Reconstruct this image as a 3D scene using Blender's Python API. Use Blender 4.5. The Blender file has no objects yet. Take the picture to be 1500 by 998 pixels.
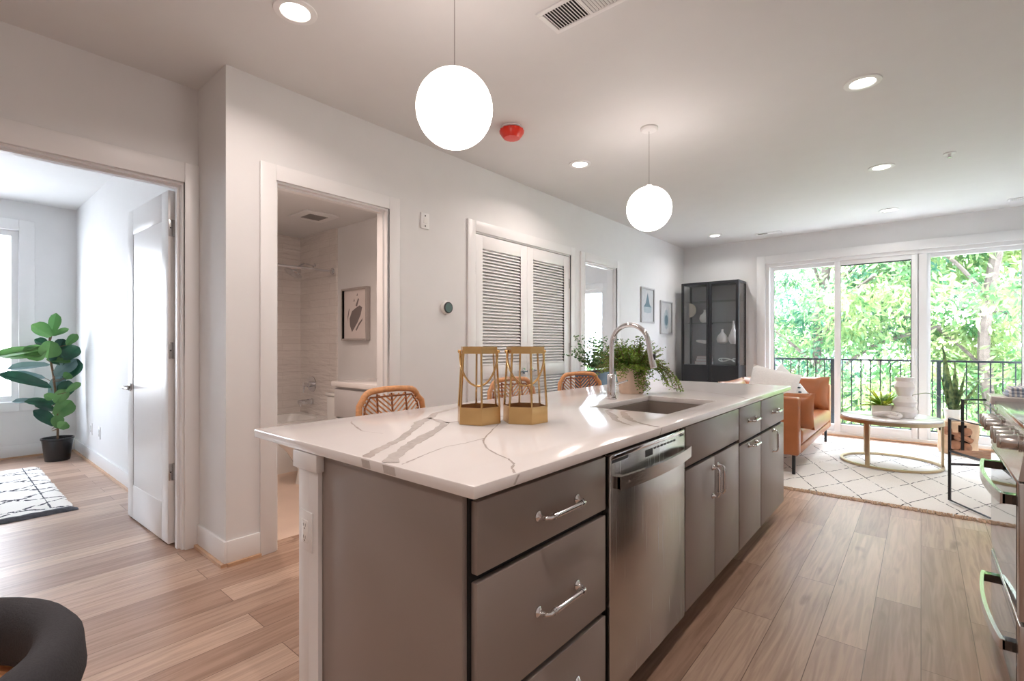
import bpy, bmesh, math, random
from mathutils import Vector, Matrix
SC = bpy.context.scene
C = bpy.context.collection
R = math.radians
PI = math.pi

# ------------------------------------------------------------------ camera, sky, sun, exposure
cam_d = bpy.data.cameras.new('camera'); cam = bpy.data.objects.new('camera', cam_d); C.objects.link(cam)
cam.location = (0, 0, 1.205); cam.rotation_euler = (R(90), 0, R(40))
cam_d.lens = 17.136; cam_d.sensor_width = 36; cam_d.shift_y = 0.004; cam_d.clip_start = 0.03
SC.camera = cam
SC.view_settings.view_transform = 'Standard'; SC.view_settings.look = 'None'
SC.view_settings.gamma = 1; SC.view_settings.use_curve_mapping = False
SC.view_settings.exposure = 1.05
SC.cycles.max_bounces = 10; SC.cycles.diffuse_bounces = 6; SC.cycles.transparent_max_bounces = 24
SC.cycles.sample_clamp_indirect = 6; SC.cycles.caustics_reflective = False; SC.cycles.caustics_refractive = False
SC.cycles.use_denoising = True
SKY = 9.5; SUN = 3.0; DOWN = 5.0; GLOBE = 4.2
w = bpy.data.worlds.new('sky'); SC.world = w; w.use_nodes = True
bg = w.node_tree.nodes['Background']; bg.inputs[0].default_value = (0.80, 0.845, 1.0, 1); bg.inputs[1].default_value = SKY
sd = bpy.data.lights.new('sun', 'SUN'); sd.energy = SUN; sd.angle = R(1.5); sd.color = (1, 0.95, 0.86)
sun = bpy.data.objects.new('sun', sd); C.objects.link(sun); sun.location = (6, -6, 14)
sun.rotation_euler = Vector((-0.35, 0.75, -0.95)).to_track_quat('-Z', 'Y').to_euler()
def portal(name, loc, rot, sx, sy):
    d = bpy.data.lights.new(name, 'AREA'); d.shape = 'RECTANGLE'; d.size = sx; d.size_y = sy; d.cycles.is_portal = True
    o = bpy.data.objects.new(name, d); C.objects.link(o); o.location = loc; o.rotation_euler = rot
portal('sky_portal_patio', (-0.38, 7.88, 1.18), (R(-90), 0, 0), 2.66, 2.36)
portal('sky_portal_bedroom', (-7.52, -0.275, 1.5), (0, R(-90), 0), 1.9, 1.75)
portal('sky_portal_second_bedroom', (-5.76, 7.88, 1.35), (R(-90), 0, 0), 2.9, 1.8)

# ------------------------------------------------------------------ materials
def lin(c):
    return tuple(((v/255)/12.92 if v/255 <= 0.04045 else ((v/255+0.055)/1.055)**2.4) for v in c[:3]) + (1,)
def mat(name, c, rough=0.5, metal=0.0, noise=0.0, nscale=30, bump=0.0, **kw):
    m = bpy.data.materials.new(name); m.use_nodes = True
    nt = m.node_tree; b = nt.nodes['Principled BSDF']
    b.inputs['Base Color'].default_value = lin(c); b.inputs['Roughness'].default_value = rough; b.inputs['Metallic'].default_value = metal
    for k, v in kw.items(): b.inputs[k.replace('_', ' ')].default_value = v
    if noise or bump:
        tc = nt.nodes.new('ShaderNodeTexCoord'); n = nt.nodes.new('ShaderNodeTexNoise')
        n.inputs['Scale'].default_value = nscale; n.inputs['Detail'].default_value = 4
        nt.links.new(tc.outputs['Object'], n.inputs['Vector'])
        if noise:
            r = nt.nodes.new('ShaderNodeValToRGB'); l = lin(c)
            r.color_ramp.elements[0].position = 0.3; r.color_ramp.elements[1].position = 0.7
            r.color_ramp.elements[0].color = tuple(x*(1-noise) for x in l[:3])+(1,)
            r.color_ramp.elements[1].color = tuple(min(1, x*(1+noise)) for x in l[:3])+(1,)
            nt.links.new(n.outputs['Fac'], r.inputs[0]); nt.links.new(r.outputs[0], b.inputs['Base Color'])
        if bump:
            bp = nt.nodes.new('ShaderNodeBump'); bp.inputs['Strength'].default_value = bump; bp.inputs['Distance'].default_value = 0.005
            nt.links.new(n.outputs['Fac'], bp.inputs['Height']); nt.links.new(bp.outputs[0], b.inputs['Normal'])
    return m
def emit(name, c, s):
    m = bpy.data.materials.new(name); m.use_nodes = True; nt = m.node_tree
    b = nt.nodes['Principled BSDF']; b.inputs['Base Color'].default_value = (0.9, 0.9, 0.9, 1)
    b.inputs['Emission Color'].default_value = lin(c); b.inputs['Emission Strength'].default_value = s
    return m
def glass(name, tint=(1, 1, 1), rough=0.0, ior=1.45):
    m = bpy.data.materials.new(name); m.use_nodes = True; nt = m.node_tree; nt.nodes.clear()
    o = nt.nodes.new('ShaderNodeOutputMaterial'); mx = nt.nodes.new('ShaderNodeMixShader'); t = nt.nodes.new('ShaderNodeBsdfTransparent')
    g = nt.nodes.new('ShaderNodeBsdfGlossy'); fr = nt.nodes.new('ShaderNodeFresnel'); fr.inputs[0].default_value = ior
    t.inputs[0].default_value = tint + (1,); g.inputs['Roughness'].default_value = rough
    ge = nt.nodes.new('ShaderNodeNewGeometry'); mr = nt.nodes.new('ShaderNodeMapRange'); mr.inputs['To Min'].default_value = ior; mr.inputs['To Max'].default_value = 1/ior
    nt.links.new(ge.outputs['Backfacing'], mr.inputs['Value']); nt.links.new(mr.outputs[0], fr.inputs[0])
    nt.links.new(fr.outputs[0], mx.inputs[0]); nt.links.new(t.outputs[0], mx.inputs[1]); nt.links.new(g.outputs[0], mx.inputs[2])
    nt.links.new(mx.outputs[0], o.inputs[0]); return m
def leafmat(name, c1, c2, trans=0.35, rough=0.5, scale=3):
    m = bpy.data.materials.new(name); m.use_nodes = True; nt = m.node_tree; b = nt.nodes['Principled BSDF']
    tc = nt.nodes.new('ShaderNodeTexCoord'); n = nt.nodes.new('ShaderNodeTexNoise'); n.inputs['Scale'].default_value = scale
    r = nt.nodes.new('ShaderNodeValToRGB'); r.color_ramp.elements[0].position = 0.38; r.color_ramp.elements[1].position = 0.62
    r.color_ramp.elements[0].color = lin(c1); r.color_ramp.elements[1].color = lin(c2)
    nt.links.new(tc.outputs['Object'], n.inputs['Vector']); nt.links.new(n.outputs['Fac'], r.inputs[0])
    nt.links.new(r.outputs[0], b.inputs['Base Color']); b.inputs['Roughness'].default_value = rough
    tr = nt.nodes.new('ShaderNodeBsdfTranslucent'); nt.links.new(r.outputs[0], tr.inputs[0])
    mx = nt.nodes.new('ShaderNodeMixShader'); mx.inputs[0].default_value = trans
    out = nt.nodes['Material Output']; nt.links.new(b.outputs[0], mx.inputs[1]); nt.links.new(tr.outputs[0], mx.inputs[2]); nt.links.new(mx.outputs[0], out.inputs[0])
    return m
def node_mat(name):
    m = bpy.data.materials.new(name); m.use_nodes = True
    return m, m.node_tree, m.node_tree.nodes['Principled BSDF']

def floor_material():
    m, nt, b = node_mat('oak_planks')
    tc = nt.nodes.new('ShaderNodeTexCoord'); sp = nt.nodes.new('ShaderNodeSeparateXYZ'); cb = nt.nodes.new('ShaderNodeCombineXYZ')
    nt.links.new(tc.outputs['Object'], sp.inputs[0]); nt.links.new(sp.outputs['Y'], cb.inputs['X']); nt.links.new(sp.outputs['X'], cb.inputs['Y'])
    br = nt.nodes.new('ShaderNodeTexBrick'); br.offset = 0.37; br.offset_frequency = 2; br.squash = 1
    br.inputs['Scale'].default_value = 1; br.inputs['Brick Width'].default_value = 1.45; br.inputs['Row Height'].default_value = 0.165
    br.inputs['Mortar Size'].default_value = 0.0016; br.inputs['Mortar Smooth'].default_value = 0.3; br.inputs['Bias'].default_value = 0.0
    br.inputs['Color1'].default_value = lin((166, 134, 114)); br.inputs['Color2'].default_value = lin((204, 176, 155)); br.inputs['Mortar'].default_value = lin((112, 84, 70))
    nt.links.new(cb.outputs[0], br.inputs['Vector'])
    # long grain, shifted plank by plank
    mp = nt.nodes.new('ShaderNodeVectorMath'); mp.operation = 'MULTIPLY'; mp.inputs[1].default_value = (1.3, 22, 1)
    ad = nt.nodes.new('ShaderNodeVectorMath'); ad.operation = 'ADD'
    sc2 = nt.nodes.new('ShaderNodeVectorMath'); sc2.operation = 'SCALE'; sc2.inputs['Scale'].default_value = 40
    nt.links.new(br.outputs['Color'], sc2.inputs[0]); nt.links.new(cb.outputs[0], mp.inputs[0])
    nt.links.new(mp.outputs[0], ad.inputs[0]); nt.links.new(sc2.outputs[0], ad.inputs[1])
    n = nt.nodes.new('ShaderNodeTexNoise'); n.inputs['Scale'].default_value = 1.6; n.inputs['Detail'].default_value = 6; n.inputs['Distortion'].default_value = 1.4
    nt.links.new(ad.outputs[0], n.inputs['Vector'])
    r = nt.nodes.new('ShaderNodeValToRGB'); r.color_ramp.elements[0].position = 0.33; r.color_ramp.elements[1].position = 0.62
    r.color_ramp.elements[0].color = (0.60, 0.55, 0.52, 1); r.color_ramp.elements[1].color = (1, 1, 1, 1)
    nt.links.new(n.outputs['Fac'], r.inputs[0])
    mx = nt.nodes.new('ShaderNodeMixRGB'); mx.blend_type = 'MULTIPLY'; mx.inputs[0].default_value = 0.75
    nt.links.new(br.outputs['Color'], mx.inputs[1]); nt.links.new(r.outputs[0], mx.inputs[2])
    # knots
    n2 = nt.nodes.new('ShaderNodeTexNoise'); n2.inputs['Scale'].default_value = 1.0; n2.inputs['Detail'].default_value = 2
    mp2 = nt.nodes.new('ShaderNodeVectorMath'); mp2.operation = 'MULTIPLY'; mp2.inputs[1].default_value = (3.2, 9, 1)
    nt.links.new(cb.outputs[0], mp2.inputs[0]); nt.links.new(mp2.outputs[0], n2.inputs['Vector'])
    r2 = nt.nodes.new('ShaderNodeValToRGB'); r2.color_ramp.elements[0].position = 0.66; r2.color_ramp.elements[1].position = 0.77
    r2.color_ramp.elements[0].color = (1, 1, 1, 1); r2.color_ramp.elements[1].color = (0.45, 0.38, 0.33, 1)
    nt.links.new(n2.outputs['Fac'], r2.inputs[0])
    mx2 = nt.nodes.new('ShaderNodeMixRGB'); mx2.blend_type = 'MULTIPLY'; mx2.inputs[0].default_value = 0.8
    nt.links.new(mx.outputs[0], mx2.inputs[1]); nt.links.new(r2.outputs[0], mx2.inputs[2])
    nt.links.new(mx2.outputs[0], b.inputs['Base Color']); b.inputs['Roughness'].default_value = 0.38
    bp = nt.nodes.new('ShaderNodeBump'); bp.inputs['Strength'].default_value = 0.12; bp.inputs['Distance'].default_value = 0.003
    nt.links.new(n.outputs['Fac'], bp.inputs['Height']); nt.links.new(bp.outputs[0], b.inputs['Normal'])
    return m

def rug_material(name, line_c, period, slope, off_u, off_v, width, wob):
    m, nt, b = node_mat(name)
    tc = nt.nodes.new('ShaderNodeTexCoord'); sp = nt.nodes.new('ShaderNodeSeparateXYZ'); nz = nt.nodes.new('ShaderNodeTexNoise')
    nz.inputs['Scale'].default_value = 5; nz.inputs['Detail'].default_value = 3
    nt.links.new(tc.outputs['Object'], sp.inputs[0]); nt.links.new(tc.outputs['Object'], nz.inputs['Vector'])
    def M(op, a, bb, cc=None):
        k = nt.nodes.new('ShaderNodeMath'); k.operation = op
        for i, x in enumerate((a, bb)):
            if x is None: continue
            if isinstance(x, (int, float)): k.inputs[i].default_value = x
            else: nt.links.new(x, k.inputs[i])
        return k.outputs[0]
    wv = M('MULTIPLY', M('SUBTRACT', nz.outputs['Fac'], 0.5), wob)
    ys = M('MULTIPLY', sp.outputs['Y'], slope)
    outs = []
    for sgn, off in ((1, off_u), (-1, off_v)):
        u = M('ADD', sp.outputs['X'], M('MULTIPLY', ys, sgn)); u = M('ADD', M('ADD', u, wv), 20*period - off)
        fr = M('FRACT', M('DIVIDE', u, period), None); d = M('MINIMUM', fr, M('SUBTRACT', 1.0, fr))
        outs.append(M('LESS_THAN', d, width/period))
    ln = M('MAXIMUM', outs[0], outs[1])
    n2 = nt.nodes.new('ShaderNodeTexNoise'); n2.inputs['Scale'].default_value = 38; nt.links.new(tc.outputs['Object'], n2.inputs['Vector'])
    ln = M('MULTIPLY', ln, M('GREATER_THAN', n2.outputs['Fac'], 0.44))
    mx = nt.nodes.new('ShaderNodeMixRGB'); nt.links.new(ln, mx.inputs[0]); mx.inputs[1].default_value = lin((233, 229, 222)); mx.inputs[2].default_value = lin(line_c)
    nt.links.new(mx.outputs[0], b.inputs['Base Color']); b.inputs['Roughness'].default_value = 0.95
    n3 = nt.nodes.new('ShaderNodeTexNoise'); n3.inputs['Scale'].default_value = 120; nt.links.new(tc.outputs['Object'], n3.inputs['Vector'])
    bp = nt.nodes.new('ShaderNodeBump'); bp.inputs['Strength'].default_value = 0.5; bp.inputs['Distance'].default_value = 0.01
    nt.links.new(n3.outputs['Fac'], bp.inputs['Height']); nt.links.new(bp.outputs[0], b.inputs['Normal'])
    return m

def brushed(name, c, rough=0.28, axis='Z', amount=0.08):
    m, nt, b = node_mat(name); b.inputs['Metallic'].default_value = 1
    tc = nt.nodes.new('ShaderNodeTexCoord'); mp = nt.nodes.new('ShaderNodeVectorMath'); mp.operation = 'MULTIPLY'
    mp.inputs[1].default_value = (300, 2, 300) if axis == 'Y' else (300, 300, 3)
    n = nt.nodes.new('ShaderNodeTexNoise'); n.inputs['Scale'].default_value = 1
    nt.links.new(tc.outputs['Object'], mp.inputs[0]); nt.links.new(mp.outputs[0], n.inputs['Vector'])
    r = nt.nodes.new('ShaderNodeMapRange'); r.inputs['To Min'].default_value = rough-amount; r.inputs['To Max'].default_value = rough+amount
    nt.links.new(n.outputs['Fac'], r.inputs['Value']); nt.links.new(r.outputs[0], b.inputs['Roughness']); b.inputs['Base Color'].default_value = lin(c)
    return m
def tile_material():
    m, nt, b = node_mat('wavy_white_tile')
    tc = nt.nodes.new('ShaderNodeTexCoord'); sp = nt.nodes.new('ShaderNodeSeparateXYZ'); cb = nt.nodes.new('ShaderNodeCombineXYZ'); a = nt.nodes.new('ShaderNodeMath'); a.operation = 'ADD'
    nt.links.new(tc.outputs['Object'], sp.inputs[0]); nt.links.new(sp.outputs['X'], a.inputs[0]); nt.links.new(sp.outputs['Y'], a.inputs[1])
    nt.links.new(a.outputs[0], cb.inputs['X']); nt.links.new(sp.outputs['Z'], cb.inputs['Y'])
    br = nt.nodes.new('ShaderNodeTexBrick'); br.inputs['Scale'].default_value = 1; br.inputs['Brick Width'].default_value = 0.4; br.inputs['Row Height'].default_value = 0.076
    br.inputs['Mortar Size'].default_value = 0.0025; br.inputs['Color1'].default_value = lin((226, 220, 216)); br.inputs['Color2'].default_value = lin((232, 227, 223)); br.inputs['Mortar'].default_value = lin((216, 210, 206))
    nt.links.new(cb.outputs[0], br.inputs['Vector']); nt.links.new(br.outputs['Color'], b.inputs['Base Color']); b.inputs['Roughness'].default_value = 0.2
    n = nt.nodes.new('ShaderNodeTexNoise'); n.inputs['Scale'].default_value = 1; mp = nt.nodes.new('ShaderNodeVectorMath'); mp.operation = 'MULTIPLY'; mp.inputs[1].default_value = (5, 5, 28)
    nt.links.new(tc.outputs['Object'], mp.inputs[0]); nt.links.new(mp.outputs[0], n.inputs['Vector'])
    bp = nt.nodes.new('ShaderNodeBump'); bp.inputs['Strength'].default_value = 0.8; bp.inputs['Distance'].default_value = 0.02
    nt.links.new(n.outputs['Fac'], bp.inputs['Height']); nt.links.new(bp.outputs[0], b.inputs['Normal']); return m
def stripe_material(name, c1, c2, axis, period):
    m, nt, b = node_mat(name); tc = nt.nodes.new('ShaderNodeTexCoord'); wv = nt.nodes.new('ShaderNodeTexWave')
    wv.bands_direction = axis; wv.inputs['Scale'].default_value = 0.3183/period*PI/3.14; wv.inputs['Distortion'].default_value = 0.6
    r = nt.nodes.new('ShaderNodeValToRGB'); r.color_ramp.interpolation = 'CONSTANT'; r.color_ramp.elements[1].position = 0.5
    r.color_ramp.elements[0].color = lin(c1); r.color_ramp.elements[1].color = lin(c2)
    nt.links.new(tc.outputs['Object'], wv.inputs['Vector']); nt.links.new(wv.outputs['Fac'], r.inputs[0]); nt.links.new(r.outputs[0], b.inputs['Base Color']); b.inputs['Roughness'].default_value = 0.9
    return m

WALL = mat('white_wall_paint', (226, 226, 226), 0.6, noise=0.01, nscale=6)
CEIL = mat('white_ceiling_paint', (222, 222, 222), 0.7, noise=0.01, nscale=6)
TRIM = mat('white_trim_paint', (232, 232, 232), 0.35)
DOORW = mat('white_door_paint', (234, 234, 234), 0.3)
OAK = floor_material()
SHOE = mat('oak_shoe_moulding', (196, 160, 130), 0.4, noise=0.1, nscale=12)
BTILE = mat('beige_floor_tile', (214, 190, 172), 0.35, noise=0.04, nscale=4)
TILE = tile_material()
QUARTZ = mat('white_quartz', (232, 228, 226), 0.12, noise=0.012, nscale=5)
VEIN = mat('grey_quartz_vein', (190, 182, 177), 0.14, noise=0.1, nscale=40)
VEIN2 = mat('faint_quartz_vein', (196, 188, 184), 0.14, noise=0.1, nscale=60)
GREY = mat('taupe_grey_cabinet_paint', (144, 133, 127), 0.33, noise=0.01, nscale=9)
DARK = mat('black_shadow_gap', (22, 21, 21), 0.7)
CHROME = mat('polished_chrome', (225, 225, 228), 0.06, 1.0)
NICKEL = mat('satin_nickel', (190, 188, 186), 0.25, 1.0)
STEEL = brushed('brushed_stainless', (200, 198, 196), 0.24)
STEELY = brushed('brushed_stainless_bar', (205, 203, 201), 0.22, 'Y')
SINKM = brushed('satin_sink_steel', (160, 150, 142), 0.45, 'Y'); SINKM.node_tree.nodes['Principled BSDF'].inputs['Metallic'].default_value = 0.55
GOLD = mat('brushed_gold', (214, 178, 124), 0.25, 1.0, noise=0.06, nscale=25)
BRONZE = mat('champagne_metal', (190, 170, 140), 0.32, 1.0)
BLACKM = mat('black_powder_coat', (34, 36, 40), 0.45)
RAILM = mat('dark_railing_paint', (40, 46, 54), 0.5)
CLEAR = glass('clear_glass')
WGLASS = glass('window_glass', (0.97, 0.99, 0.98))
SMOKE = glass('tinted_cabinet_glass', (0.90, 0.92, 0.93))
OVENG = mat('black_oven_glass', (14, 14, 15), 0.03, 0.0, IOR=2.0)
RATTAN = mat('natural_rattan', (205, 148, 100), 0.5, noise=0.15, nscale=60)
RATDK = mat('brown_rattan_binding', (140, 84, 48), 0.55, noise=0.2, nscale=60)
LEATHER = mat('cognac_leather', (172, 108, 68), 0.3, noise=0.1, nscale=9, bump=0.1)
LINEN = mat('white_linen', (232, 230, 228), 0.9, noise=0.04, nscale=70, bump=0.15)
MARBLE = mat('white_marble_top', (236, 234, 233), 0.1, noise=0.04, nscale=3)
CERAM = mat('matte_white_ceramic', (232, 226, 224), 0.6)
GLOSSW = mat('glossy_white_ceramic', (238, 238, 236), 0.15)
BLUEPOT = mat('slate_blue_pot', (84, 108, 130), 0.5)
TERRA = mat('blush_clay_pot', (224, 200, 182), 0.75, noise=0.05, nscale=40)
PINKISH = mat('dusty_pink', (206, 176, 170), 0.7)
BLACKPL = mat('glossy_black_plastic', (26, 27, 29), 0.25)
CHARFELT = mat('charcoal_felt', (58, 58, 62), 0.95, noise=0.12, nscale=300, bump=0.3)
RED = mat('red_plastic_cover', (226, 50, 30), 0.3)
SCREEN = mat('thermostat_screen', (92, 116, 116), 0.12)
LAMPG = emit('opal_glass_globe', (255, 240, 232), GLOBE)
LENS = emit('downlight_lens', (255, 250, 240), 6.0)
SOIL = mat('potting_soil', (60, 48, 40), 0.95, noise=0.2, nscale=80)
STEM = mat('woody_stem', (112, 84, 60), 0.8, noise=0.15, nscale=40)
FERN = leafmat('fern_green', (70, 104, 34), (134, 164, 62), 0.3, 0.5, 14)
FIGL = leafmat('fig_leaf_light', (70, 116, 60), (104, 146, 84), 0.25, 0.35, 5)
FIGD = leafmat('fig_leaf_dark', (20, 62, 50), (40, 92, 66), 0.1, 0.3, 5)
FIGG = leafmat('fig_leaf_underside', (96, 126, 128), (126, 150, 150), 0.1, 0.45, 5)
SNAKE = leafmat('snake_leaf', (50, 78, 46), (120, 136, 84), 0.1, 0.4, 22)
YFERN = leafmat('yellow_green_leaf', (120, 160, 40), (206, 200, 70), 0.4, 0.5, 8)
EUCA = leafmat('eucalyptus_leaf', (52, 96, 56), (110, 150, 96), 0.25, 0.5, 10)
TREEL = leafmat('tree_leaf', (66, 112, 62), (160, 178, 116), 0.45, 0.6, 1.6)
TREED = leafmat('tree_leaf_deep', (40, 92, 68), (122, 156, 104), 0.45, 0.6, 1.6)
BARK = mat('grey_bark', (92, 82, 76), 0.9, noise=0.25, nscale=12)
SIDING = mat('white_siding', (238, 236, 232), 0.7)

# ------------------------------------------------------------------ helpers
class MB:
    def __init__(s): s.v = []; s.f = []; s.m = []
    def add(s, vs, fs, m=0):
        o = len(s.v); s.v += [tuple(v) for v in vs]; s.f += [tuple(i+o for i in f) for f in fs]; s.m += [m]*len(fs); return s
    def box(s, x0, x1, y0, y1, z0, z1, m=0, bev=0.0, seg=2):
        x0, x1 = sorted((x0, x1)); y0, y1 = sorted((y0, y1)); z0, z1 = sorted((z0, z1))
        if bev > 0:
            bm = bmesh.new(); bmesh.ops.create_cube(bm, size=1)
            for v in bm.verts: v.co = Vector(((x0+x1)/2+v.co.x*(x1-x0), (y0+y1)/2+v.co.y*(y1-y0), (z0+z1)/2+v.co.z*(z1-z0)))
            bmesh.ops.bevel(bm, geom=bm.edges[:], offset=min(bev, 0.49*min(x1-x0, y1-y0, z1-z0)), segments=seg, profile=0.5, affect='EDGES')
            return s.bm(bm, m)
        vs = [(x, y, z) for z in (z0, z1) for y in (y0, y1) for x in (x0, x1)]
        return s.add(vs, [(0, 2, 3, 1), (4, 5, 7, 6), (0, 1, 5, 4), (2, 6, 7, 3), (0, 4, 6, 2), (1, 3, 7, 5)], m)
    def bm(s, bm, m=0):
        bm.verts.index_update(); s.add([v.co[:] for v in bm.verts], [[v.index for v in f.verts] for f in bm.faces], m); bm.free(); return s
    def hexa(s, lo, hi, m=0):
        n = len(lo); s.add(list(lo)+list(hi), [tuple(reversed(range(n))), tuple(range(n, 2*n))]+[(i, (i+1) % n, n+(i+1) % n, n+i) for i in range(n)], m); return s
    def tube(s, pts, r, n=10, closed=False, m=0, rs=None, flat=1.0, up=None):
        P = [Vector(p) for p in pts]; N = len(P)
        if N < 2: return s
        ring = []; prev = None
        for i in range(N):
            a = P[(i-1) % N] if (closed or i > 0) else P[i]; b = P[(i+1) % N] if (closed or i < N-1) else P[i]
            t = (b-a).normalized()
            if prev is None:
                u = Vector(up) if up else (Vector((0, 0, 1)) if abs(t.z) < 0.9 else Vector((1, 0, 0)))
                nrm = (u-t*u.dot(t)).normalized()
            else: nrm = (prev-t*prev.dot(t)).normalized()
            prev = nrm; bi = t.cross(nrm); rr = rs[i] if rs else r
            ring.append([P[i]+nrm*rr*math.cos(2*PI*k/n)+bi*rr*flat*math.sin(2*PI*k/n) for k in range(n)])
        vs = [v for rg in ring for v in rg]; fs = []
        for i in range(N if closed else N-1):
            j = (i+1) % N
            fs += [(i*n+k, i*n+(k+1) % n, j*n+(k+1) % n, j*n+k) for k in range(n)]
        if not closed: fs += [tuple(reversed(range(n))), tuple((N-1)*n+k for k in range(n))]
        return s.add(vs, fs, m)
    def lathe(s, prof, c=(0, 0, 0), n=24, m=0, axis='Z', closed=False, ang=0.0, sy=1.0):
        vs = []; fs = []
        for r, z in prof:
            for k in range(n):
                a = ang+2*PI*k/n; x, y = r*math.cos(a), r*math.sin(a)*sy
                p = (x, y, z) if axis == 'Z' else ((z, x, y) if axis == 'X' else (y, z, x))
                vs.append((c[0]+p[0], c[1]+p[1], c[2]+p[2]))
        L = len(prof)
        for i in range(L-1 if not closed else L):
            j = (i+1) % L; fs += [(i*n+k, i*n+(k+1) % n, j*n+(k+1) % n, j*n+k) for k in range(n)]
        if not closed:
            if prof[0][0] > 1e-6: fs.append(tuple(reversed(range(n))))
            if prof[-1][0] > 1e-6: fs.append(tuple((L-1)*n+k for k in range(n)))
        return s.add(vs, fs, m)
    def sphere(s, c, r, n=32, m=0, sz=1.0):
        k = n//2; return s.lathe([(max(1e-5, r*math.sin(PI*i/k)), -r*sz*math.cos(PI*i/k)) for i in range(k+1)], c, n, m)
    def poly(s, pts, d, m=0):
        d = Vector(d); lo = [Vector(p) for p in pts]; return s.hexa(lo, [p+d for p in lo], m)
    def leaf(s, base, d, nrm, L, W, curl=0.2, fold=0.15, seg=5, m=0, shape=0):
        d = Vector(d).normalized(); nrm = Vector(nrm); nrm = (nrm-d*nrm.dot(d))
        nrm = nrm.normalized() if nrm.length > 1e-4 else d.orthogonal().normalized()
        sd = d.cross(nrm); b = Vector(base); vs = []; fs = []
        for i in range(seg+1):
            t = i/seg
            if shape == 0: wd = W*math.sin(PI*min(1, 0.03+0.95*t))**0.8
            elif shape == 1: wd = W*(0.35+0.65*math.sin(PI*(0.08+0.86*t**1.5)))*(1 if 0 < i < seg else 0.25)
            else: wd = W*(1-t**1.6)*(0.5+1.0*min(t*2.5, 0.5))
            c = b+d*(L*t)-nrm*(curl*L*t*t)
            vs += [c+sd*wd*0.5+nrm*wd*fold, c, c-sd*wd*0.5+nrm*wd*fold]
        for i in range(seg):
            a = i*3; fs += [(a, a+1, a+4, a+3), (a+1, a+2, a+5, a+4)]
        return s.add(vs, fs, m)
    def pillow(s, c, w_, h, t, M=None, n=12, m=0, power=2.5, pinch=0.06):
        vs = []; fs = []; c = Vector(c); M = M or Matrix.Identity(3)
        for side in (1, -1):
            for i in range(n+1):
                for j in range(n+1):
                    u = -1+2*i/n; v = -1+2*j/n
                    k = max(0, (1-abs(u)**power)*(1-abs(v)**power))**0.5
                    x = u*(1-pinch*(1-v*v)*0-pinch*(v*v-1)*-1*abs(u)**3)*w_/2; y = v*(1-pinch*(1-u*u)*abs(v)**3)*h/2
                    vs.append(c+M @ Vector((x, y, side*t/2*k)))
        q = (n+1)*(n+1)
        for i in range(n):
            for j in range(n):
                a = i*(n+1)+j; fs += [(a, a+n+1, a+n+2, a+1), (q+a, q+a+1, q+a+n+2, q+a+n+1)]
        o = len(s.v); s.add(vs, fs, m); return s
    def build(s, name, mats, parent=None, ang=38, local=False):
        me = bpy.data.meshes.new(name); off = Vector((0, 0, 0))
        if parent and not local:
            p = parent
            while p: off += p.location; p = p.parent
        me.from_pydata([(v[0]-off.x, v[1]-off.y, v[2]-off.z) for v in s.v], [], s.f)
        for mm in (mats if isinstance(mats, (list, tuple)) else [mats]): me.materials.append(mm)
        me.polygons.foreach_set('material_index', s.m)
        bm = bmesh.new(); bm.from_mesh(me); bmesh.ops.remove_doubles(bm, verts=bm.verts, dist=1e-6)
        if len(bm.faces) < 4000: bmesh.ops.recalc_face_normals(bm, faces=bm.faces)
        bm.to_mesh(me); bm.free()
        me.polygons.foreach_set('use_smooth', [True]*len(me.polygons)); me.set_sharp_from_angle(angle=R(ang)); me.update()
        o = bpy.data.objects.new(name, me); C.objects.link(o)
        if parent: o.parent = parent
        return o
def tag(o, label=None, cat=None, group=None, kind=None):
    if label: o['label'] = label
    if cat: o['category'] = cat
    if group: o['group'] = group
    if kind: o['kind'] = kind
    return o
def thing(name, label, cat, loc=(0, 0, 0), group=None, kind=None):
    o = bpy.data.objects.new(name, None); C.objects.link(o); o.location = loc; o.empty_display_size = 0.05
    return tag(o, label, cat, group, kind)
def struct(name, mb, m, label=None, cat=None, parent=None):
    o = mb.build(name, m, parent)
    if not parent: tag(o, label, cat, kind='structure')
    return o
def srect(o, *a): pass
def copy_tree(o, parent=None):
    c = o.copy(); C.objects.link(c)
    if parent: c.parent = parent
    for ch in list(o.children): copy_tree(ch, c)
    return c
def text(name, body, size, loc, rot, m, parent=None, ext=0.0004):
    d = bpy.data.curves.new(name, 'FONT'); d.body = body; d.size = size; d.extrude = ext; d.align_x = 'CENTER'; d.align_y = 'CENTER'
    d.materials.append(m); o = bpy.data.objects.new(name, d); C.objects.link(o)
    off = Vector((0, 0, 0)); p = parent
    while p: off += p.location; p = p.parent
    o.location = Vector(loc)-off; o.rotation_euler = rot
    me = bpy.data.meshes.new_from_object(o.evaluated_get(bpy.context.evaluated_depsgraph_get())); q = bpy.data.objects.new(name, me); C.objects.link(q)
    q.location = o.location; q.rotation_euler = o.rotation_euler; bpy.data.objects.remove(o); q.name = name
    if parent: q.parent = parent
    return q
def arc(c, r, a0, a1, n, u, v):
    c = Vector(c); u = Vector(u); v = Vector(v)
    return [c+u*r*math.cos(a0+(a1-a0)*i/n)+v*r*math.sin(a0+(a1-a0)*i/n) for i in range(n+1)]
def smooth_path(pts, n=6):
    P = [Vector(p) for p in pts]; out = []
    for i in range(len(P)-1):
        p0 = P[max(0, i-1)]; p1 = P[i]; p2 = P[i+1]; p3 = P[min(len(P)-1, i+2)]
        for k in range(n):
            t = k/n; out.append(0.5*((2*p1)+(p2-p0)*t+(2*p0-5*p1+4*p2-p3)*t*t+(3*p1-p0-3*p2+p3)*t**3))
    return out+[P[-1]]

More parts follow.
